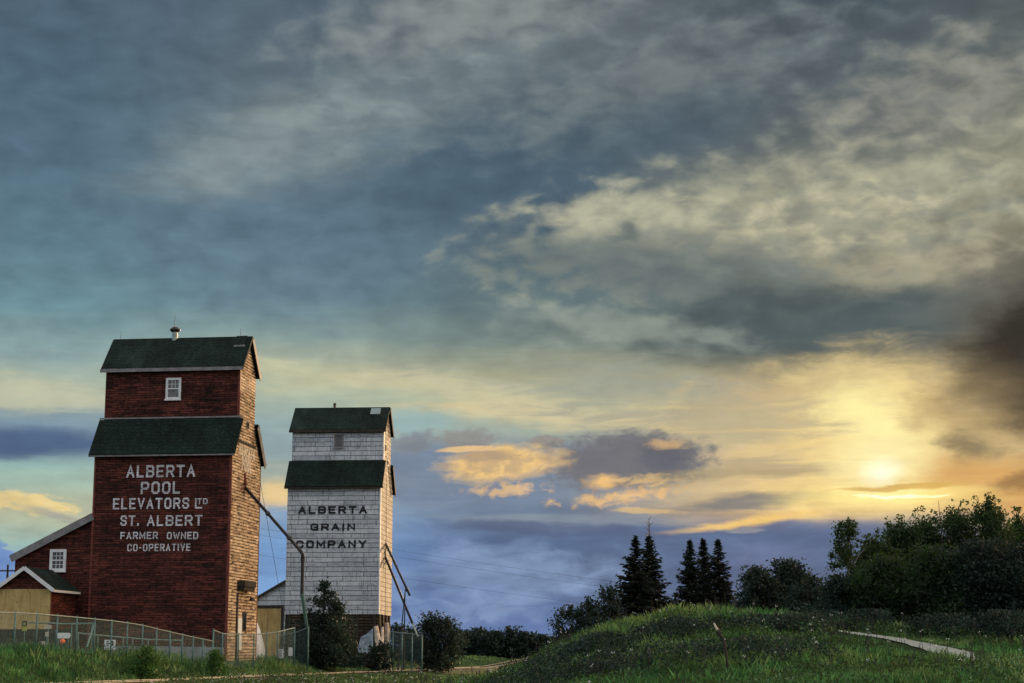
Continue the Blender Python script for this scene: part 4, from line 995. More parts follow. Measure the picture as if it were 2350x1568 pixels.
# pipe railing standing in the yard behind the long fence
def railing(label, top, posts, D0, D1):
    P = [Vector(at(px, py, D0 + (D1 - D0) * i / (len(top) - 1))) for i, (px, py) in enumerate(top)]
    O = Vector((P[0].x, P[0].y, tz(P[0].x, P[0].y)))
    root = empty('pipe_railing', tuple(O), 0, label, 'railing')
    m_ = MB(); m_.tube([p - O for p in P], 0.05, 6); m_.build('rail', M['galv_green'], root)
    for px in posts:
        k = (px - top[0][0]) / (top[-1][0] - top[0][0]); Y = D0 + (D1 - D0) * k; py = np.interp(px, [t[0] for t in top], [t[1] for t in top])
        p = Vector(at(px, py, Y)); b = Vector((p.x, p.y, tz(p.x, p.y) - 0.1))
        m_ = MB(); m_.tube([b - O, p - O], 0.045, 6); m_.build('post', M['galv_green'], root)
    return root, O
railing('upper green pipe railing in front of the plywood shed', [(62, 1429), (115, 1430), (140, 1432), (216, 1431)], (112, 165, 212), 106, 109)
root, O = railing('lower green pipe railing in front of the red elevator wall', [(178, 1453), (225, 1458), (283, 1463), (340, 1468), (418, 1470)], (180, 225, 283, 305, 340, 359, 392, 417), 107, 114)
m_ = MB(); a = Vector(at(215, 1435, 108)); b = Vector(at(199, 1486, 107)); m_.tube([a - O, b - O], 0.07, 6); m_.build('brace', M['galv_green'], root)

# ------------------------------------------------------------------ signs and odds and ends in the yard
def board(name, label, cat, px0, px1, py0, py1, Y, mat, thick=0.04, legs=True, face=None, roundish=0.0):
    x0, _, z1 = at(px0, py0, Y); x1, _, z0 = at(px1, py1, Y); xc = (x0 + x1) / 2; zb = tz(xc, Y)
    root = empty(name, (xc, Y, zb), 0, label, cat)
    m_ = MB(); w, h = (x1 - x0) / 2, (z1 - z0) / 2; r = roundish * min(w, h)
    if r > 0:
        poly = []
        for (sx, sz, a0) in ((1, -1, -90), (1, 1, 0), (-1, 1, 90), (-1, -1, 180)):
            for k in range(6):
                a = R(a0 + k * 18); poly.append((sx * (w - r) + r * math.cos(a), z0 + h - zb + sz * (h - r) + r * math.sin(a)))
        m_.prism(poly, 'y', 0, thick)
    else: m_.box(-w, w, 0, thick, z0 - zb, z1 - zb)
    m_.build('panel', mat, root)
    if legs:
        for sx in ((-0.7, 0.7) if w > 0.4 else (0,)):
            m_ = MB(); m_.tube([(sx * w, thick + 0.04, -0.15), (sx * w, thick + 0.04, z1 - zb - 0.05)], 0.035, 6); m_.build('post', M['galv_green'], root)
    if face: face(root, -w, w, z0 - zb, z1 - zb)
    return root
def arrows_face(root, x0, x1, z0, z1):
    m_ = MB(); X = lambda t: x0 + (x1 - x0) * t; Z = lambda t: z0 + (z1 - z0) * t
    k = 0.002
    m_.box(X(.19), X(.27), -.006, -k, Z(.36), Z(.90)); m_.box(X(.27) + .001, X(.40), -.006, -k, Z(.80), Z(.90)); m_.box(X(.27) + .001, X(.40), -.006, -k, Z(.36), Z(.46))
    m_.box(X(.27) + .001, X(.55), -.006, -k, Z(.58), Z(.68))
    m_.prism([(X(.58), Z(.93)), (X(.72), Z(.93)), (X(.86), Z(.78)), (X(.80), Z(.66)), (X(.86), Z(.52)), (X(.72), Z(.36)), (X(.58), Z(.36)), (X(.58), Z(.47)), (X(.68), Z(.50)), (X(.66), Z(.66)), (X(.68), Z(.80)), (X(.58), Z(.82))], 'y', -.006, -k)
    m_.box(X(.2), X(.46), -.006, -k, Z(.13), Z(.17)); m_.box(X(.55), X(.82), -.006, -k, Z(.13), Z(.19)); m_.box(X(.2), X(.4), -.006, -k, Z(.23), Z(.26))
    m_.build('symbol', M['letter_black'], root)
board('sign', 'square white sign with black bracket symbols on the long chain-link fence', 'sign', 240, 264.5, 1468.5, 1491.5, 102.2, M['sign_white'], legs=False, face=arrows_face)
def notice_face(root, x0, x1, z0, z1):
    r_ = random.Random(3)
    for i in range(6):
        za = z1 - (z1 - z0) * (0.14 + i * 0.13); x = x0 + (x1 - x0) * r_.uniform(0.16, 0.24)
        m_ = MB(); m_.box(x, x1 - (x1 - x0) * r_.uniform(0.16, 0.34), -0.005, -0.002, za - 0.035, za); m_.build('print_line', M['trim'], root)
board('sign', 'white notice board with rows of print low on the open gate', 'sign', 634, 650.5, 1490, 1511, 128.6, M['sign_white'], face=notice_face)
board('sign', 'narrow blank white sign next to the left gate upright', 'sign', 662, 671, 1486, 1505.5, 128.4, M['sign_white'])
def warn_face(root, x0, x1, z0, z1):
    m_ = MB(); m_.box(x0 - 0.003, x1 + 0.003, -0.012, -0.002, z0 + (z1 - z0) * 0.46, z1 + 0.003); m_.build('upper_panel', M['wire'], root)
    m_ = MB(); m_.box(x0 + 0.08, x1 - 0.08, -0.02, -0.013, z0 + (z1 - z0) * 0.58, z1 - 0.1); m_.build('symbol', M['yellow'], root)
board('sign', 'tall narrow warning sign half black and half yellow in front of the plywood', 'sign', 51, 61.5, 1425, 1448, 100, M['yellow'], face=warn_face)
board('sign', 'wide white rounded board standing behind the chain-link fence', 'sign', 130, 161, 1452.5, 1465.5, 103, M['sign_white'], roundish=0.8)
board('board', 'small pale board high behind the fence under the shed corner', 'board', 101.5, 118, 1435, 1443, 105, M['sign_cream'])
board('board', 'small cream panel on the ground beside the third fence post', 'board', 94, 103, 1472, 1483, 100, M['sign_cream'])
board('board', 'upright cream panel left of the white rounded board', 'board', 104, 110.5, 1450.5, 1460.5, 103.5, M['sign_cream'])
ob = Vector(at(143.5, 1472.5, 102)); m_ = MB()
bmx = bmesh.new(); bmesh.ops.create_uvsphere(bmx, u_segments=16, v_segments=10, radius=0.15)
me = bpy.data.meshes.new('buoy'); bmx.to_mesh(me); bmx.free(); me.materials.append(M['orange'])
o = bpy.data.objects.new('float_ball', me); COL.objects.link(o); o.location = ob; o.scale = (1, 1, 1.05); tag(o, 'small orange ball hanging below the white rounded board', 'ball')
m_ = MB(); m_.tube([(0, 0, 0.14), (0, 0.02, 0.32)], 0.012, 6); m_.build('cord', M['wire'], o)
# marker stake near the red elevator's concrete foot
board('stake', 'short pale marker stake in the weeds near the lowest fence post', 'stake', 467, 471.5, 1482, 1497, 112.6, M['galv'], legs=False)

# ------------------------------------------------------------------ poles and wires
b = Vector(at(8, 1500, 190)); b.z = tz(b.x, b.y); zt = at(8, 1296, 190)[2] - b.z
pole = empty('utility_pole', tuple(b), 0, 'distant wooden utility pole with one crossarm left of the red annex', 'utility pole')
m_ = MB(); m_.tube([(0, 0, -0.3), (0, 0, zt)], [0.17, 0.11], 8); m_.build('pole', M['timber_dark'], pole)
m_ = MB(); m_.box(-1.1, 1.1, -0.2, -0.12, zt - 0.75, zt - 0.6); arm = m_.build('crossarm', M['timber_dark'], pole)
for xx in (-0.95, -0.5, 0.5, 0.95):
    m_ = MB(); m_.lathe([(0.03, 0), (0.06, 0.05), (0.03, 0.16)], (xx, -0.16, zt - 0.595), 8); m_.build('insulator', M['galv'], arm)
for i, (a, bq, sag, lab) in enumerate((((560, 1206), (2020, 1402), 0.8, 'topmost overhead cable sloping down behind the white elevator'),
                                       ((560, 1222), (2020, 1416), 0.8, 'middle overhead cable just below the topmost one'),
                                       ((560, 1268), (2020, 1452), 1.0, 'lowest overhead cable crossing the blue sky'))):
    A_, B_ = Vector(at(*a, 200)), Vector(at(*bq, 230)); n = 24
    m_ = MB(); m_.tube([A_.lerp(B_, k / n) - A_ - Vector((0, 0, sag * math.sin(math.pi * k / n))) for k in range(n + 1)], 0.011, 5)
    o = m_.build('overhead_cable', M['wire']); o.location = A_; tag(o, lab, 'cable', 'overhead cables')
for a, bq, lab in (((0.1, 6.8, FR.side(599, 1090)[1]), (672, 1421, 131), 'thin guy wire slanting from the red elevator past the white annex'),
                  ((4.55, FR.side(694, 1265, 4.6)[0], FR.side(694, 1265, 4.6)[1] + 0.1), (684, 1500, 121), 'thin slack wire hanging beside the red elevator spout')):
    A_ = Vector(FR.world(*a)); B_ = Vector(at(*bq)); B_.z = max(tz(B_.x, B_.y), B_.z - 3.0) if bq[1] < 1450 else tz(B_.x, B_.y)
    B_ = A_ + (B_ - A_) * 1.0
    m_ = MB(); m_.tube([(0, 0, 0), B_ - A_], 0.016, 5); o = m_.build('guy_wire', M['wire']); o.location = A_; tag(o, lab, 'guy wire')
# bent old post on the mound
gx, gy, gz0 = ground_at(1669, 1552)
pp = [Vector(at(px, py, gy)) for px, py in ((1669, 1556), (1669, 1530), (1667.5, 1507), (1664, 1485), (1659, 1466), (1651.5, 1456))]
O = Vector((gx, gy, gz0)); post = empty('bent_post', tuple(O), 0, 'thin dark bent post with a pale broken top on the grassy mound', 'post')
m_ = MB(); m_.tube([p - O for p in pp], [0.042, 0.04, 0.038, 0.036, 0.038, 0.045], 8); m_.build('shaft', M['timber_dark'], post)
m_ = MB(); q = [Vector(at(px, py, gy)) - O for px, py in ((1653, 1461), (1650, 1452), (1647, 1447))]; m_.tube(q, [0.055, 0.08, 0.05], 8); m_.build('knot', M['timber_dark'], post)
m_ = MB(); q = [Vector(at(px, py, gy)) - O for px, py in ((1646.5, 1446), (1642, 1438), (1638, 1430))]; m_.tube(q, [0.04, 0.032, 0.016], 8); m_.build('splinter', M['timber_pale'], post)
# ------------------------------------------------------------------ foliage
def leaf_quads(c, size, aspect=0.55, flat=0.0, rg=npr):
    """one rhombic leaf at every point of c (N,3)"""
    n = len(c)
    d = rg.normal(size=(n, 3)); d[:, 2] *= (1 - flat); d /= np.linalg.norm(d, axis=1, keepdims=True) + 1e-9
    e = np.cross(d, rg.normal(size=(n, 3))); e /= np.linalg.norm(e, axis=1, keepdims=True) + 1e-9
    s = (size * rg.uniform(0.6, 1.35, n))[:, None]
    v = np.stack([c - d * s * 0.5, c + e * s * aspect * 0.5, c + d * s * 0.5, c - e * s * aspect * 0.5], 1)
    return v.reshape(-1, 3), np.arange(4 * n).reshape(n, 4)

def make_tree(name, label, px, half, ptop, Y, leaf, pbase=None, group=None, cat='tree', n=5200, size=0.17, clumps=70, crown0=0.06, shape=(0.50, 0.41), trunks=1, spread=0.34, seed=0, spires=8, sparse=1.0, bark='bark', depth=None, pyr=False):
    rg = np.random.default_rng(100 + seed); r_ = random.Random(seed)
    x, _, ztop = at(px, ptop, Y); zb = tz(x, Y); H = ztop - zb; rad = half * Y / F_PX; ry = depth or rad
    root = empty(name, (x, Y, zb), 0, label, cat, group)
    # clump centres: inside an egg-shaped crown, kept near its outside, plus upright shoots
    cs = []
    zc, hz = shape[0] * H, shape[1] * H
    while len(cs) < clumps:
        p = rg.uniform(-1, 1, 3); q = math.hypot(p[0], p[1])
        if q > 1 or (not pyr and np.linalg.norm(p * np.array([1, 1, 0.80])) > 1.0): continue
        t = (p[2] + 1) / 2
        wob = 1 + 0.22 * math.sin(3 * math.atan2(p[1], p[0]) + seed) + 0.12 * math.sin(7 * t + seed * 1.7)
        taper = (1.0 if t < 0.6 else 1.0 - 0.30 * ((t - 0.6) / 0.4)) if not pyr else max(0.06, 1.0 - t ** 2.4)
        cs.append((p[0] * rad * wob * taper * 0.92, p[1] * ry * wob * taper * 0.92, zc + p[2] * hz * 0.94))
    for k in range(spires):
        a = r_.uniform(0, 6.28); q = r_.uniform(0, 0.6) * rad; hh = H * r_.uniform(0.80, 1.0)
        if pyr: hh = H * r_.uniform(0.35, 0.92); q = rad * 0.95 * (1 - hh / H)
        if k == 0: q = 0.1 * rad; hh = H
        for j in range(4): cs.append((q * math.cos(a) * (1 - j * 0.1), q * math.sin(a), hh - j * 0.055 * H - 0.015 * H))
    cs = np.array(cs); cs[:, 2] = np.maximum(cs[:, 2], crown0 * H)
    sc = spread * rad * rg.uniform(0.55, 1.25, len(cs)); sc[clumps:] *= 0.33
    if pyr: sc = sc * np.clip(1.15 - cs[:, 2] / H, 0.25, 1.0)
    w = sc ** 2; w = w / w.sum(); cnt = np.maximum(6, (w * n).astype(int))
    ci = np.repeat(np.arange(len(cs)), cnt)
    pts = cs[ci] + rg.normal(size=(len(ci), 3)) * (sc[ci] * 0.5)[:, None] * np.array([1, 1, 0.9])
    pts = pts[(pts[:, 2] > 0.05) & (pts[:, 2] < H * 1.02)]
    v, f = leaf_quads(pts, size, rg=rg)
    np_obj('crown', v, f, M[leaf], root)
    m_ = MB()
    for t in range(trunks):
        bx, by = (0, 0) if trunks == 1 else (r_.uniform(-0.45, 0.45) * rad, r_.uniform(-0.4, 0.4) * ry)
        tr = max(0.035, H * 0.014) * (1 if trunks == 1 else 0.75)
        top = Vector((bx * 1.5 + r_.uniform(-.1, .1), by * 1.5, H * (0.97 if t == 0 else r_.uniform(0.75, 0.95))))
        m_.tube([(bx, by, -0.25), (bx + 0.04, by, H * 0.3), tuple(Vector((bx, by, H * 0.6)).lerp(Vector((top.x, top.y, H * 0.6)), 0.6)), top], [tr * 1.2, tr, tr * 0.6, tr * 0.12], 7)
    for k in range(0, len(cs), 3):
        c = Vector(cs[k]); st = Vector((c.x * 0.08, c.y * 0.08, max(0.1 * H, c.z - 0.6 * math.hypot(c.x, c.y) - 0.1 * H)))
        m_.tube([st, st.lerp(c, 0.5) + Vector((0, 0, 0.03 * H)), c], [max(0.018, H * 0.005), max(0.012, H * 0.003), 0.006], 5, cap=False)
    m_.build('trunk', M[bark], root)
    return root

def make_spruce(label, px, half, ptop, Y, seed, lean=0.0, leader=0.0, bare=0.0, group=None):
    rg = np.random.default_rng(300 + seed); r_ = random.Random(seed + 50)
    x, _, ztop = at(px, ptop, Y); zb = tz(x, Y) - 0.1; H = ztop - zb; rad = half * Y / F_PX
    root = empty('spruce_tree', (x, Y, zb), 0, label, 'spruce tree', group)
    m_ = MB(); m_.tube([(0, 0, -0.2), (0.02, 0, H * 0.5), (lean, 0, H)], [0.15, 0.09, 0.012], 8); m_.build('trunk', M['bark'], root)
    P = []; D = []; S = []; wood = MB()
    rad *= 1.32; z = 0.2; Ht = H * (1 - leader)
    while z < Ht - 0.05:
        t = z / Ht; L = rad * (1 - t) ** 0.85 * (1.0 if t > 0.12 else 0.85)
        nb = int(9 - 4 * t)
        for k in range(nb):
            a = r_.uniform(0, 6.283); ll = L * r_.choice((0.55, 0.8, 0.95, 1.0, 1.25)) * r_.uniform(0.85, 1.1) + 0.06; dz = r_.uniform(-0.12, 0.12)
            droop = -0.22 + 0.40 * t
            steps = max(3, int(ll / 0.10))
            for s in range(steps):
                q = (s + r_.random()) / steps; rr = ll * q
                zz = z + droop * rr + 0.16 * rr * rr / max(L, 0.4)
                for side in (-1, 1, 0):
                    wv = (1 - q) * 0.24 + 0.08
                    aa = a + (side * wv * r_.uniform(0.2, 1.0)) / max(rr, 0.15) * 0.9
                    P.append((rr * math.cos(aa) + lean * t, rr * math.sin(aa), zz + dz + r_.uniform(-0.10, 0.04)))
                    D.append((math.cos(a + side * 0.7), math.sin(a + side * 0.7), droop + r_.uniform(-0.5, 0.1))); S.append(0.17 + 0.16 * (1 - t) * r_.random())
        z += r_.uniform(0.07, 0.13)
    P = np.array(P); D = np.array(D); S = np.array(S)[:, None]
    D /= np.linalg.norm(D, axis=1, keepdims=True)
    e = np.cross(D, rg.normal(size=D.shape)); e /= np.linalg.norm(e, axis=1, keepdims=True) + 1e-9
    v = np.stack([P - D * S * 0.5, P + e * S * 0.24, P + D * S * 0.9, P - e * S * 0.24], 1).reshape(-1, 3)
    np_obj('crown', v, np.arange(len(v)).reshape(-1, 4), M['needle'], root)
    if leader:                                     # bare twigs round the dead leader
        m_ = MB()
        for k in range(34):
            zz = H * (1 - leader * 1.7 * r_.random()); a = r_.uniform(0, 6.28); ll = r_.uniform(0.15, 0.6) * (1 - 0.5 * (zz / H - 0.7) / 0.3)
            m_.tube([(lean * zz / H, 0, zz), (lean * zz / H + ll * 0.6 * math.cos(a), ll * 0.6 * math.sin(a), zz + 0.10), (lean * zz / H + ll * math.cos(a), ll * math.sin(a), zz + 0.34 * ll + 0.12)], [0.016, 0.012, 0.006], 4, cap=False)
        m_.build('dead_twigs', M['bark_pale'], root)
    return root

SG = 'spruces on the mound skyline'
make_spruce('tall dark spruce standing left in the touching pair on the skyline', 1449, 50, 1232, 106, 1, 0.25, group=SG)
make_spruce('tallest dark spruce with a bare dead leader, right in the touching pair', 1491, 48, 1192, 108, 2, -0.05, leader=0.13, group=SG)
make_spruce('broad dark spruce at the left end of the row of three', 1580, 45, 1240, 116, 3, 0.05, group=SG)
make_spruce('slim dark spruce in the middle of the row of three', 1616, 40, 1238, 118, 4, -0.08, group=SG)
make_spruce('dark spruce at the right end of the row of three beside the round bush', 1649, 46, 1240, 116, 5, -0.05, group=SG)

TG = 'poplars in the thicket on the right'
tree_rows = [
 ('poplar_tree', 'thin see-through poplar at the left edge of the thicket on the right', 1945, 50, 1190, 84, dict(n=8000, size=0.14, clumps=80, spires=9, spread=0.26, bark='bark_pale', shape=(0.52, 0.46))),
 ('poplar_tree', 'low leafy poplar just right of the see-through one in the thicket', 2005, 60, 1214, 86, dict(n=12000, clumps=100, spires=11, size=0.18)),
 ('poplar_tree', 'poplar with a blunt crown below the sun in the middle left of the thicket', 2062, 64, 1178, 90, dict(n=17000, clumps=130, spires=20, trunks=3, size=0.15)),
 ('poplar_tree', 'rounded poplar right below the bright sun glow', 2118, 64, 1162, 92, dict(n=17000, clumps=130, spires=20, trunks=3, size=0.15)),
 ('poplar_tree', 'poplar with two close tops between the sun glow and the tallest one', 2190, 64, 1142, 91, dict(n=18000, clumps=130, spires=22, trunks=3, size=0.15)),
 ('poplar_tree', 'tallest poplar with a jagged top near the right of the thicket', 2268, 66, 1128, 90, dict(n=19000, clumps=140, spires=22, trunks=3, size=0.15)),
 ('poplar_tree', 'poplar filling the right edge of the picture behind the tallest one', 2338, 58, 1162, 92, dict(n=15000, clumps=120, spires=20, trunks=2, size=0.15)),
 ('poplar_tree', 'poplar half cut off by the right edge of the picture', 2420, 72, 1156, 93, dict(n=6000, spires=6, trunks=2)),
 ('willow_bush', 'dark bushy willow at the foot of the see-through poplar', 1925, 50, 1318, 80, dict(leaf='leaf_cool', n=5600, trunks=4, crown0=0.04, shape=(0.48, 0.48))),
 ('willow_bush', 'dark willow under the sun at the front of the thicket', 2025, 78, 1272, 80, dict(leaf='leaf', n=13000, clumps=130, trunks=5, shape=(0.48, 0.48))),
 ('willow_bush', 'broad willow at the front centre of the thicket', 2140, 90, 1252, 79, dict(leaf='leaf', n=14000, clumps=140, trunks=5, shape=(0.48, 0.48))),
 ('willow_bush', 'large dark willow in front of the tallest poplar', 2250, 90, 1240, 78, dict(leaf='leaf_cool', n=14000, clumps=140, trunks=5, shape=(0.48, 0.48))),
 ('willow_bush', 'dark willow at the front by the right edge of the picture', 2350, 84, 1250, 77, dict(leaf='leaf_cool', n=13000, clumps=130, trunks=5, shape=(0.48, 0.48))),
 ('round_bush', 'domed bush between the three spruces and the thicket, left and lower of two', 1742, 60, 1300, 97, dict(leaf='leaf_cool', n=13000, clumps=140, trunks=5, spires=10, size=0.2, shape=(0.45, 0.5))),
 ('round_bush', 'domed bush with the highest rounded top left of the thicket', 1798, 70, 1284, 99, dict(leaf='leaf_cool', n=16000, clumps=160, trunks=6, spires=10, size=0.2, shape=(0.45, 0.5))),
 ('round_bush', 'low bush joining the domed bush to the thicket', 1860, 58, 1318, 94, dict(leaf='leaf_cool', n=9000, clumps=110, trunks=5, spires=7, shape=(0.45, 0.5))),
 ('low_bush', 'low dark bush at the foot of the thicket above the path end', 1990, 62, 1398, 76, dict(leaf='leaf_cool', n=4200, trunks=4, spires=5, size=0.14, shape=(0.45, 0.5))),
 ('low_bush', 'low spreading bush on the grass behind the middle of the path', 2170, 78, 1408, 73, dict(leaf='leaf_cool', n=4400, trunks=4, spires=4, size=0.13, shape=(0.45, 0.5))),
 ('low_bush', 'low spreading bush on the grass near the right edge of the picture', 2295, 84, 1400, 71, dict(leaf='leaf_cool', n=4600, trunks=4, spires=4, size=0.13, shape=(0.45, 0.5))),
 ('scrub_bush', 'spiky scrub bush farthest left on the slope of the mound', 1305, 48, 1388, 98, dict(leaf='leaf_cool', n=3400, trunks=5, spires=12, size=0.15, shape=(0.42, 0.48))),
 ('scrub_bush', 'spiky scrub bush between two others on the slope of the mound', 1352, 48, 1368, 97, dict(leaf='leaf_cool', n=3400, trunks=5, spires=12, size=0.15, shape=(0.42, 0.48))),
 ('scrub_bush', 'taller see-through scrub bush touching the left spruce of the pair', 1398, 42, 1336, 98, dict(leaf='leaf_cool', n=3400, trunks=5, spires=12, size=0.15, shape=(0.45, 0.5))),
 ('pyramid_tree', 'dark pyramid-shaped tree in front of the white elevator', 745, 82, 1322, 136, dict(leaf='leaf_cool', n=17000, clumps=150, spires=8, size=0.22, shape=(0.46, 0.52), pyr=True)),
 ('round_bush', 'dark round bush at the end of the low fence right of the white elevator', 1002, 62, 1404, 150, dict(leaf='leaf_cool', n=11000, clumps=120, trunks=5, size=0.22, spires=14, shape=(0.42, 0.48))),
 ('round_bush', 'dark bush behind the low fence, nearest the white elevator', 912, 34, 1430, 165, dict(leaf='leaf_cool', n=3000, trunks=4, size=0.24, spires=8, shape=(0.42, 0.5))),
 ('round_bush', 'dark bush behind the low fence, between two other dark bushes', 950, 34, 1438, 168, dict(leaf='leaf_cool', n=3000, trunks=4, size=0.24, spires=8, shape=(0.42, 0.5))),
 ('low_bush', 'small black-green bush at the foot of the white elevator timbers', 874, 32, 1470, 136, dict(leaf='leaf_cool', n=2600, trunks=3, size=0.18, spires=5, shape=(0.45, 0.5))),
 ('leafy_shrub', 'bright green leafy shrub in front of the long fence', 334, 44, 1483, 97, dict(leaf='leaf_bright', n=4200, trunks=5, size=0.13, spires=6, shape=(0.45, 0.5))),
 ('leafy_shrub', 'dull green shrub growing through the corner post of the fences', 496, 28, 1490, 108, dict(leaf='leaf_bright', n=2200, trunks=4, size=0.13, spires=6, shape=(0.45, 0.5))),
]
hx = [(1062, 1446, 'with a flat top'), (1098, 1440, 'with twin rounded tops'), (1136, 1448, 'with a dip in its top'), (1172, 1438, 'with the highest top'), (1206, 1450, 'with a ragged low top'), (1240, 1456, 'at the foot of the mound'), (1272, 1462, 'half hidden by the mound')]
for px, pt, w in hx:
    pos = {1062: 'first far hedge bush right of the round bush', 1098: 'second far hedge bush right of the round bush', 1136: 'third far hedge bush right of the round bush', 1172: 'fourth far hedge bush right of the round bush', 1206: 'third far hedge bush left of the mound edge', 1240: 'far hedge bush next to the mound edge', 1272: 'last far hedge bush half hidden behind the mound'}[px]
    tree_rows.append(('hedge_bush', pos, px, 38, pt, 215, dict(leaf='leaf_cool', n=3600, trunks=3, size=0.34, spires=6, shape=(0.44, 0.5), group='far hedge bushes beyond the track')))
for i, (name, lab, px, half, pt, Y, kw) in enumerate(tree_rows):
    kw = dict(kw); leaf = kw.pop('leaf', 'leaf'); pyr = kw.get('pyr', False)
    cat = {'poplar_tree': 'tree', 'pyramid_tree': 'tree', 'leafy_shrub': 'shrub'}.get(name, 'bush')
    grp = kw.pop('group', None) or {'poplar_tree': TG, 'willow_bush': 'willows in the thicket on the right', 'round_bush': 'round bushes', 'low_bush': 'low bushes', 'scrub_bush': 'scrub bushes on the mound', 'leafy_shrub': 'leafy shrubs along the fence'}.get(name)
    make_tree(name, lab, px, half, pt, Y, leaf, group=grp, cat=cat, seed=i + 1, **kw)

# ------------------------------------------------------------------ meadow
def vnoise(x, y, sc, seed):
    """smooth value noise"""
    rg = np.random.default_rng(seed); T = rg.random((128, 128))
    u, v = x / sc + 1000, y / sc + 1000; i, j = np.floor(u).astype(int), np.floor(v).astype(int); a, b = u - i, v - j
    a = a * a * (3 - 2 * a); b = b * b * (3 - 2 * b); g = lambda p, q: T[p % 128, q % 128]
    return (g(i, j) * (1 - a) + g(i + 1, j) * a) * (1 - b) + (g(i, j + 1) * (1 - a) + g(i + 1, j + 1) * a) * b
def inside_buildings(x, y):
    out = np.zeros(len(x), bool)
    for fr, w, l in ((FR, RW + 6.0, RL), (FW, WW + 5.0, WL_)):
        dx, dy = x - fr.o[0], y - fr.o[1]; u = dx * fr.c - dy * fr.n; v = dx * fr.n + dy * fr.c
        out |= (u > -w) & (u < 0.2) & (v > -0.2) & (v < l)
    return out
def scatter(y0, y1, dens):
    hw = 0.34 * y1 + 4
    n = int(dens * (y1 - y0) * 2 * hw)
    x = npr.uniform(-hw, hw, n); y = npr.uniform(y0, y1, n)
    k = np.abs(x) < 0.31 * y + 4; x, y = x[k], y[k]
    s = track_s(x, y); off = -s - 0.75
    k = ~((np.abs(off) < 1.35) & (npr.random(len(x)) > 0.16))
    d = np.min(np.hypot(x[:, None] - path_line[None, ::3, 0], y[:, None] - path_line[None, ::3, 1]), axis=1)
    k &= ~((d < 0.30 + 0.45 * npr.random(len(x))) & (npr.random(len(x)) > 0.16))
    k &= ~((vnoise(x, y, 1.2, 55) * 0.6 + vnoise(x, y, 0.5, 56) * 0.4 < 0.36) & (npr.random(len(x)) < 0.85))
    k &= ~inside_buildings(x, y)
    k &= ~((s > 6.0) & (y > 100) & (npr.random(len(x)) > 0.35) & (y < 160))
    return x[k], y[k]
def blades(x, y, per, hmin, hmax, w, rg):
    n = len(x); x = np.repeat(x, per); y = np.repeat(y, per); m = len(x)
    x = x + rg.normal(0, 0.09, m); y = y + rg.normal(0, 0.09, m)
    patch = vnoise(x, y, 2.3, 5) * 0.6 + vnoise(x, y, 0.8, 6) * 0.4
    so = -track_s(x, y) - 0.75; off = np.abs(so); low = np.clip((off - 1.0) / 2.0, 0.3, 1)
    low = np.where(so > 0, np.clip(0.3 + (so - 1.5) / 22.0, 0.3, 1), low)
    dp = np.full(m, 9.0)
    nearp = (y > 58.5) & (x > path_line[:, 0].min() - 6) & (y < path_line[:, 1].max() + 4)
    if nearp.any(): dp[nearp] = np.min(np.hypot(x[nearp, None] - path_line[None, ::3, 0], (y[nearp, None] - path_line[None, ::3, 1]) * 0.55), axis=1)
    low = low * np.clip((dp - 0.6) / 3.4, 0.13, 1)
    h = (hmin + (hmax - hmin) * patch ** 1.4 * 1.3) * rg.uniform(0.55, 1.25, m) * low
    z = terrain(x, y) - 0.03
    a = rg.uniform(0, 2 * np.pi, m); lean = rg.uniform(0.05, 0.55, m) * h; b = rg.uniform(0, 2 * np.pi, m)
    ww = w * rg.uniform(0.6, 1.5, m)
    wx, wy = np.cos(a) * ww, np.sin(a) * ww; lx, ly = np.cos(b) * lean, np.sin(b) * lean
    base = np.stack([x, y, z], -1)
    v = np.stack([base - np.stack([wx, wy, 0 * wx], -1), base + np.stack([wx, wy, 0 * wx], -1),
                  base + np.stack([lx * 0.35 + wx * 0.7, ly * 0.35 + wy * 0.7, h * 0.6], -1), base + np.stack([lx, ly, h], -1)], 1)
    return v.reshape(-1, 3)
V1 = []; V2 = []
for (y0, y1, dens, per, hmin, hmax, w) in ((38, 62, 19, 6, 0.18, 0.50, 0.013), (62, 90, 14, 6, 0.18, 0.52, 0.017), (90, 130, 7, 5, 0.18, 0.55, 0.024), (130, 235, 2.2, 5, 0.10, 0.24, 0.04)):
    x, y = scatter(y0, y1, dens)
    s = track_s(x, y)
    dry = vnoise(x, y, 5.0, 9) * 0.6 + vnoise(x, y, 1.4, 10) * 0.4 + 0.24 * np.exp(-((s - 0.5) / 3.6) ** 2) + 0.20 * np.exp(-(((x - 8.5) / 6) ** 2 + ((y - 76) / 5) ** 2))
    k = dry + 0.05 * npr.normal(size=len(dry)) > 0.585
    V1.append(blades(x[~k], y[~k], per, hmin, hmax, w, npr)); V2.append(blades(x[k], y[k], per, hmin * 1.1, hmax * 1.15, w, npr))
for nm, V, mt in (('grass', V1, 'grass'), ('dry_grass', V2, 'grass_dry')):
    v = np.concatenate(V); o = np_obj(nm, v, np.arange(len(v)).reshape(-1, 4), M[mt]); tag(o, kind='stuff')
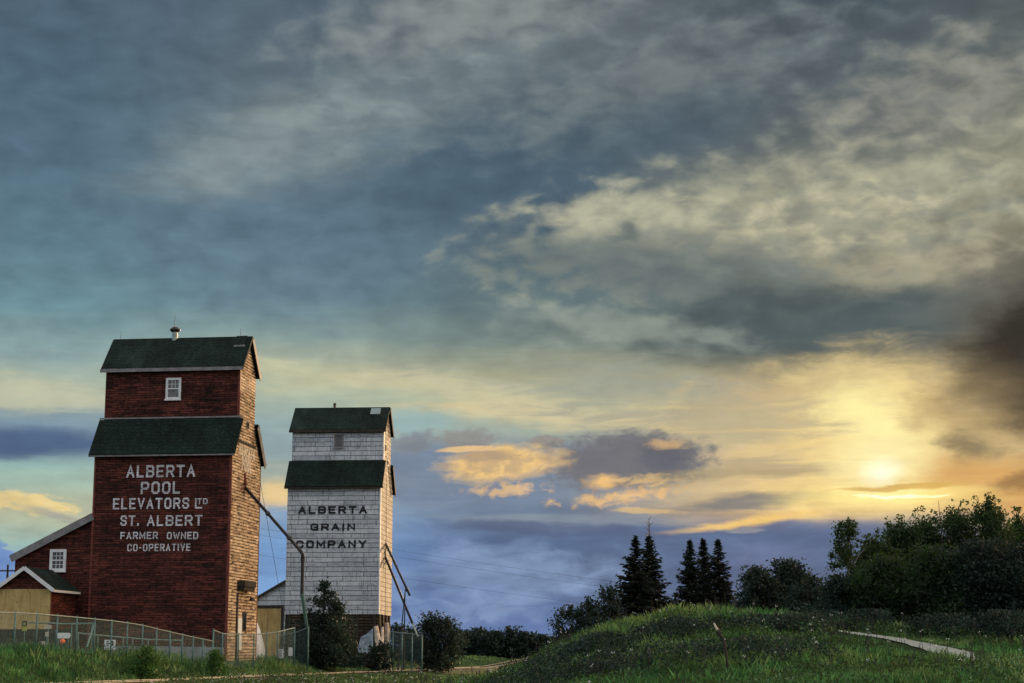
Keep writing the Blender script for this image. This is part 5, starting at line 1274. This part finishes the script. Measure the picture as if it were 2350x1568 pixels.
# broad-leaved weeds in darker patches over the mound and bank
x, y = scatter(42, 110, 8)
pn = vnoise(x, y, 3.2, 21) * 0.65 + vnoise(x, y, 1.1, 22) * 0.35
slope = np.exp(-(((x - 6.5) / 7.5) ** 2 + ((y - 64) / 5.0) ** 2))
dpath = np.min(np.hypot(x[:, None] - path_line[None, ::3, 0], y[:, None] - path_line[None, ::3, 1]), axis=1)
k = (pn + 0.22 * slope + 0.10 * (y < 62) > 0.52) & (dpath > 2.6); x, y = x[k], y[k]
hgt = 0.22 + 0.55 * vnoise(x, y, 1.6, 23)
c = np.repeat(np.stack([x, y, terrain(x, y)], -1), 12, axis=0); hh = np.repeat(hgt, 12)
c = c + npr.normal(size=c.shape) * np.array([0.17, 0.17, 0]); c[:, 2] += hh * npr.uniform(0.1, 1.0, len(c))
v, f = leaf_quads(c, 0.10, 0.6)
M['weed'] = leaf_mat('weed_leaves', [(0.0, (0.005, 0.014, 0.006)), (0.45, (0.015, 0.042, 0.014)), (0.70, (0.035, 0.095, 0.036)), (0.90, (0.12, 0.24, 0.11)), (1.0, (0.34, 0.46, 0.30))], 0.25)
o = np_obj('weeds', v, f, M['weed']); tag(o, kind='stuff')
# dark brambles sprawling over the near flank of the mound
bx, by = [], []
for (cx_, cy_, rx_, ry_, n_) in ((3.4, 65.5, 6.2, 4.4, 1400), (9.6, 66.5, 4.2, 1.7, 330), (15.0, 74, 4.0, 2.0, 200), (7.0, 55, 3.6, 3.5, 170), (2.0, 57, 4.5, 3.5, 240)):
    q = npr.normal(size=(n_, 2)) * 0.45; kk = (np.hypot(q[:, 0], q[:, 1]) < 1) & (vnoise(cx_ + q[:, 0] * rx_, cy_ + q[:, 1] * ry_, 1.3, 41) > 0.36)
    bx.append(cx_ + q[kk, 0] * rx_); by.append(cy_ + q[kk, 1] * ry_)
bx, by = np.concatenate(bx), np.concatenate(by)
hh = 0.25 + 0.75 * vnoise(bx, by, 1.5, 42)
c = np.repeat(np.stack([bx, by, terrain(bx, by)], -1), 42, axis=0); h4 = np.repeat(hh, 42)
c = c + npr.normal(size=c.shape) * np.array([0.20, 0.20, 0]); c[:, 2] += h4 * npr.uniform(0.02, 1.0, len(c))
v, f = leaf_quads(c, 0.10, 0.6)
o = np_obj('brambles', v, f, M['leaf_cool']); tag(o, kind='stuff')
# tall seed stalks and white flower heads
x, y = scatter(42, 96, 0.8)
dpath = np.min(np.hypot(x[:, None] - path_line[None, ::3, 0], y[:, None] - path_line[None, ::3, 1]), axis=1)
k = (x > -14) & (vnoise(x, y, 4.0, 31) > 0.42) & (dpath > 1.2); x, y = x[k], y[k]
fl = MB(); stl = MB()
for i in range(len(x)):
    z = tz(x[i], y[i]); h = rng.uniform(0.4, 0.95); lx, ly = rng.uniform(-.12, .12), rng.uniform(-.12, .12)
    stl.tube([(x[i], y[i], z), (x[i] + lx, y[i] + ly, z + h)], [0.012, 0.007], 3, cap=False)
    if rng.random() < 0.30:
        for q in range(5):
            cxx, cyy, czz = x[i] + lx + rng.uniform(-.05, .05), y[i] + ly + rng.uniform(-.07, .07), z + h + rng.uniform(-.03, .04); r = rng.uniform(.010, .020)
            fl.add([(cxx - r, cyy, czz), (cxx, cyy - r, czz), (cxx + r, cyy, czz), (cxx, cyy + r, czz), (cxx, cyy, czz + r)], [(0, 1, 4), (1, 2, 4), (2, 3, 4), (3, 0, 4), (3, 2, 1, 0)])
    else:
        for q in range(3):
            zz = z + h * (1 - q * 0.12); stl.tube([(x[i] + lx, y[i] + ly, zz), (x[i] + lx + rng.uniform(-.1, .1), y[i] + ly + rng.uniform(-.1, .1), zz + .09)], [0.016, 0.008], 3, cap=False)
tag(fl.build('wildflowers', M['flower']), kind='stuff'); tag(stl.build('seed_stalks', M['timber_dark']), kind='stuff')
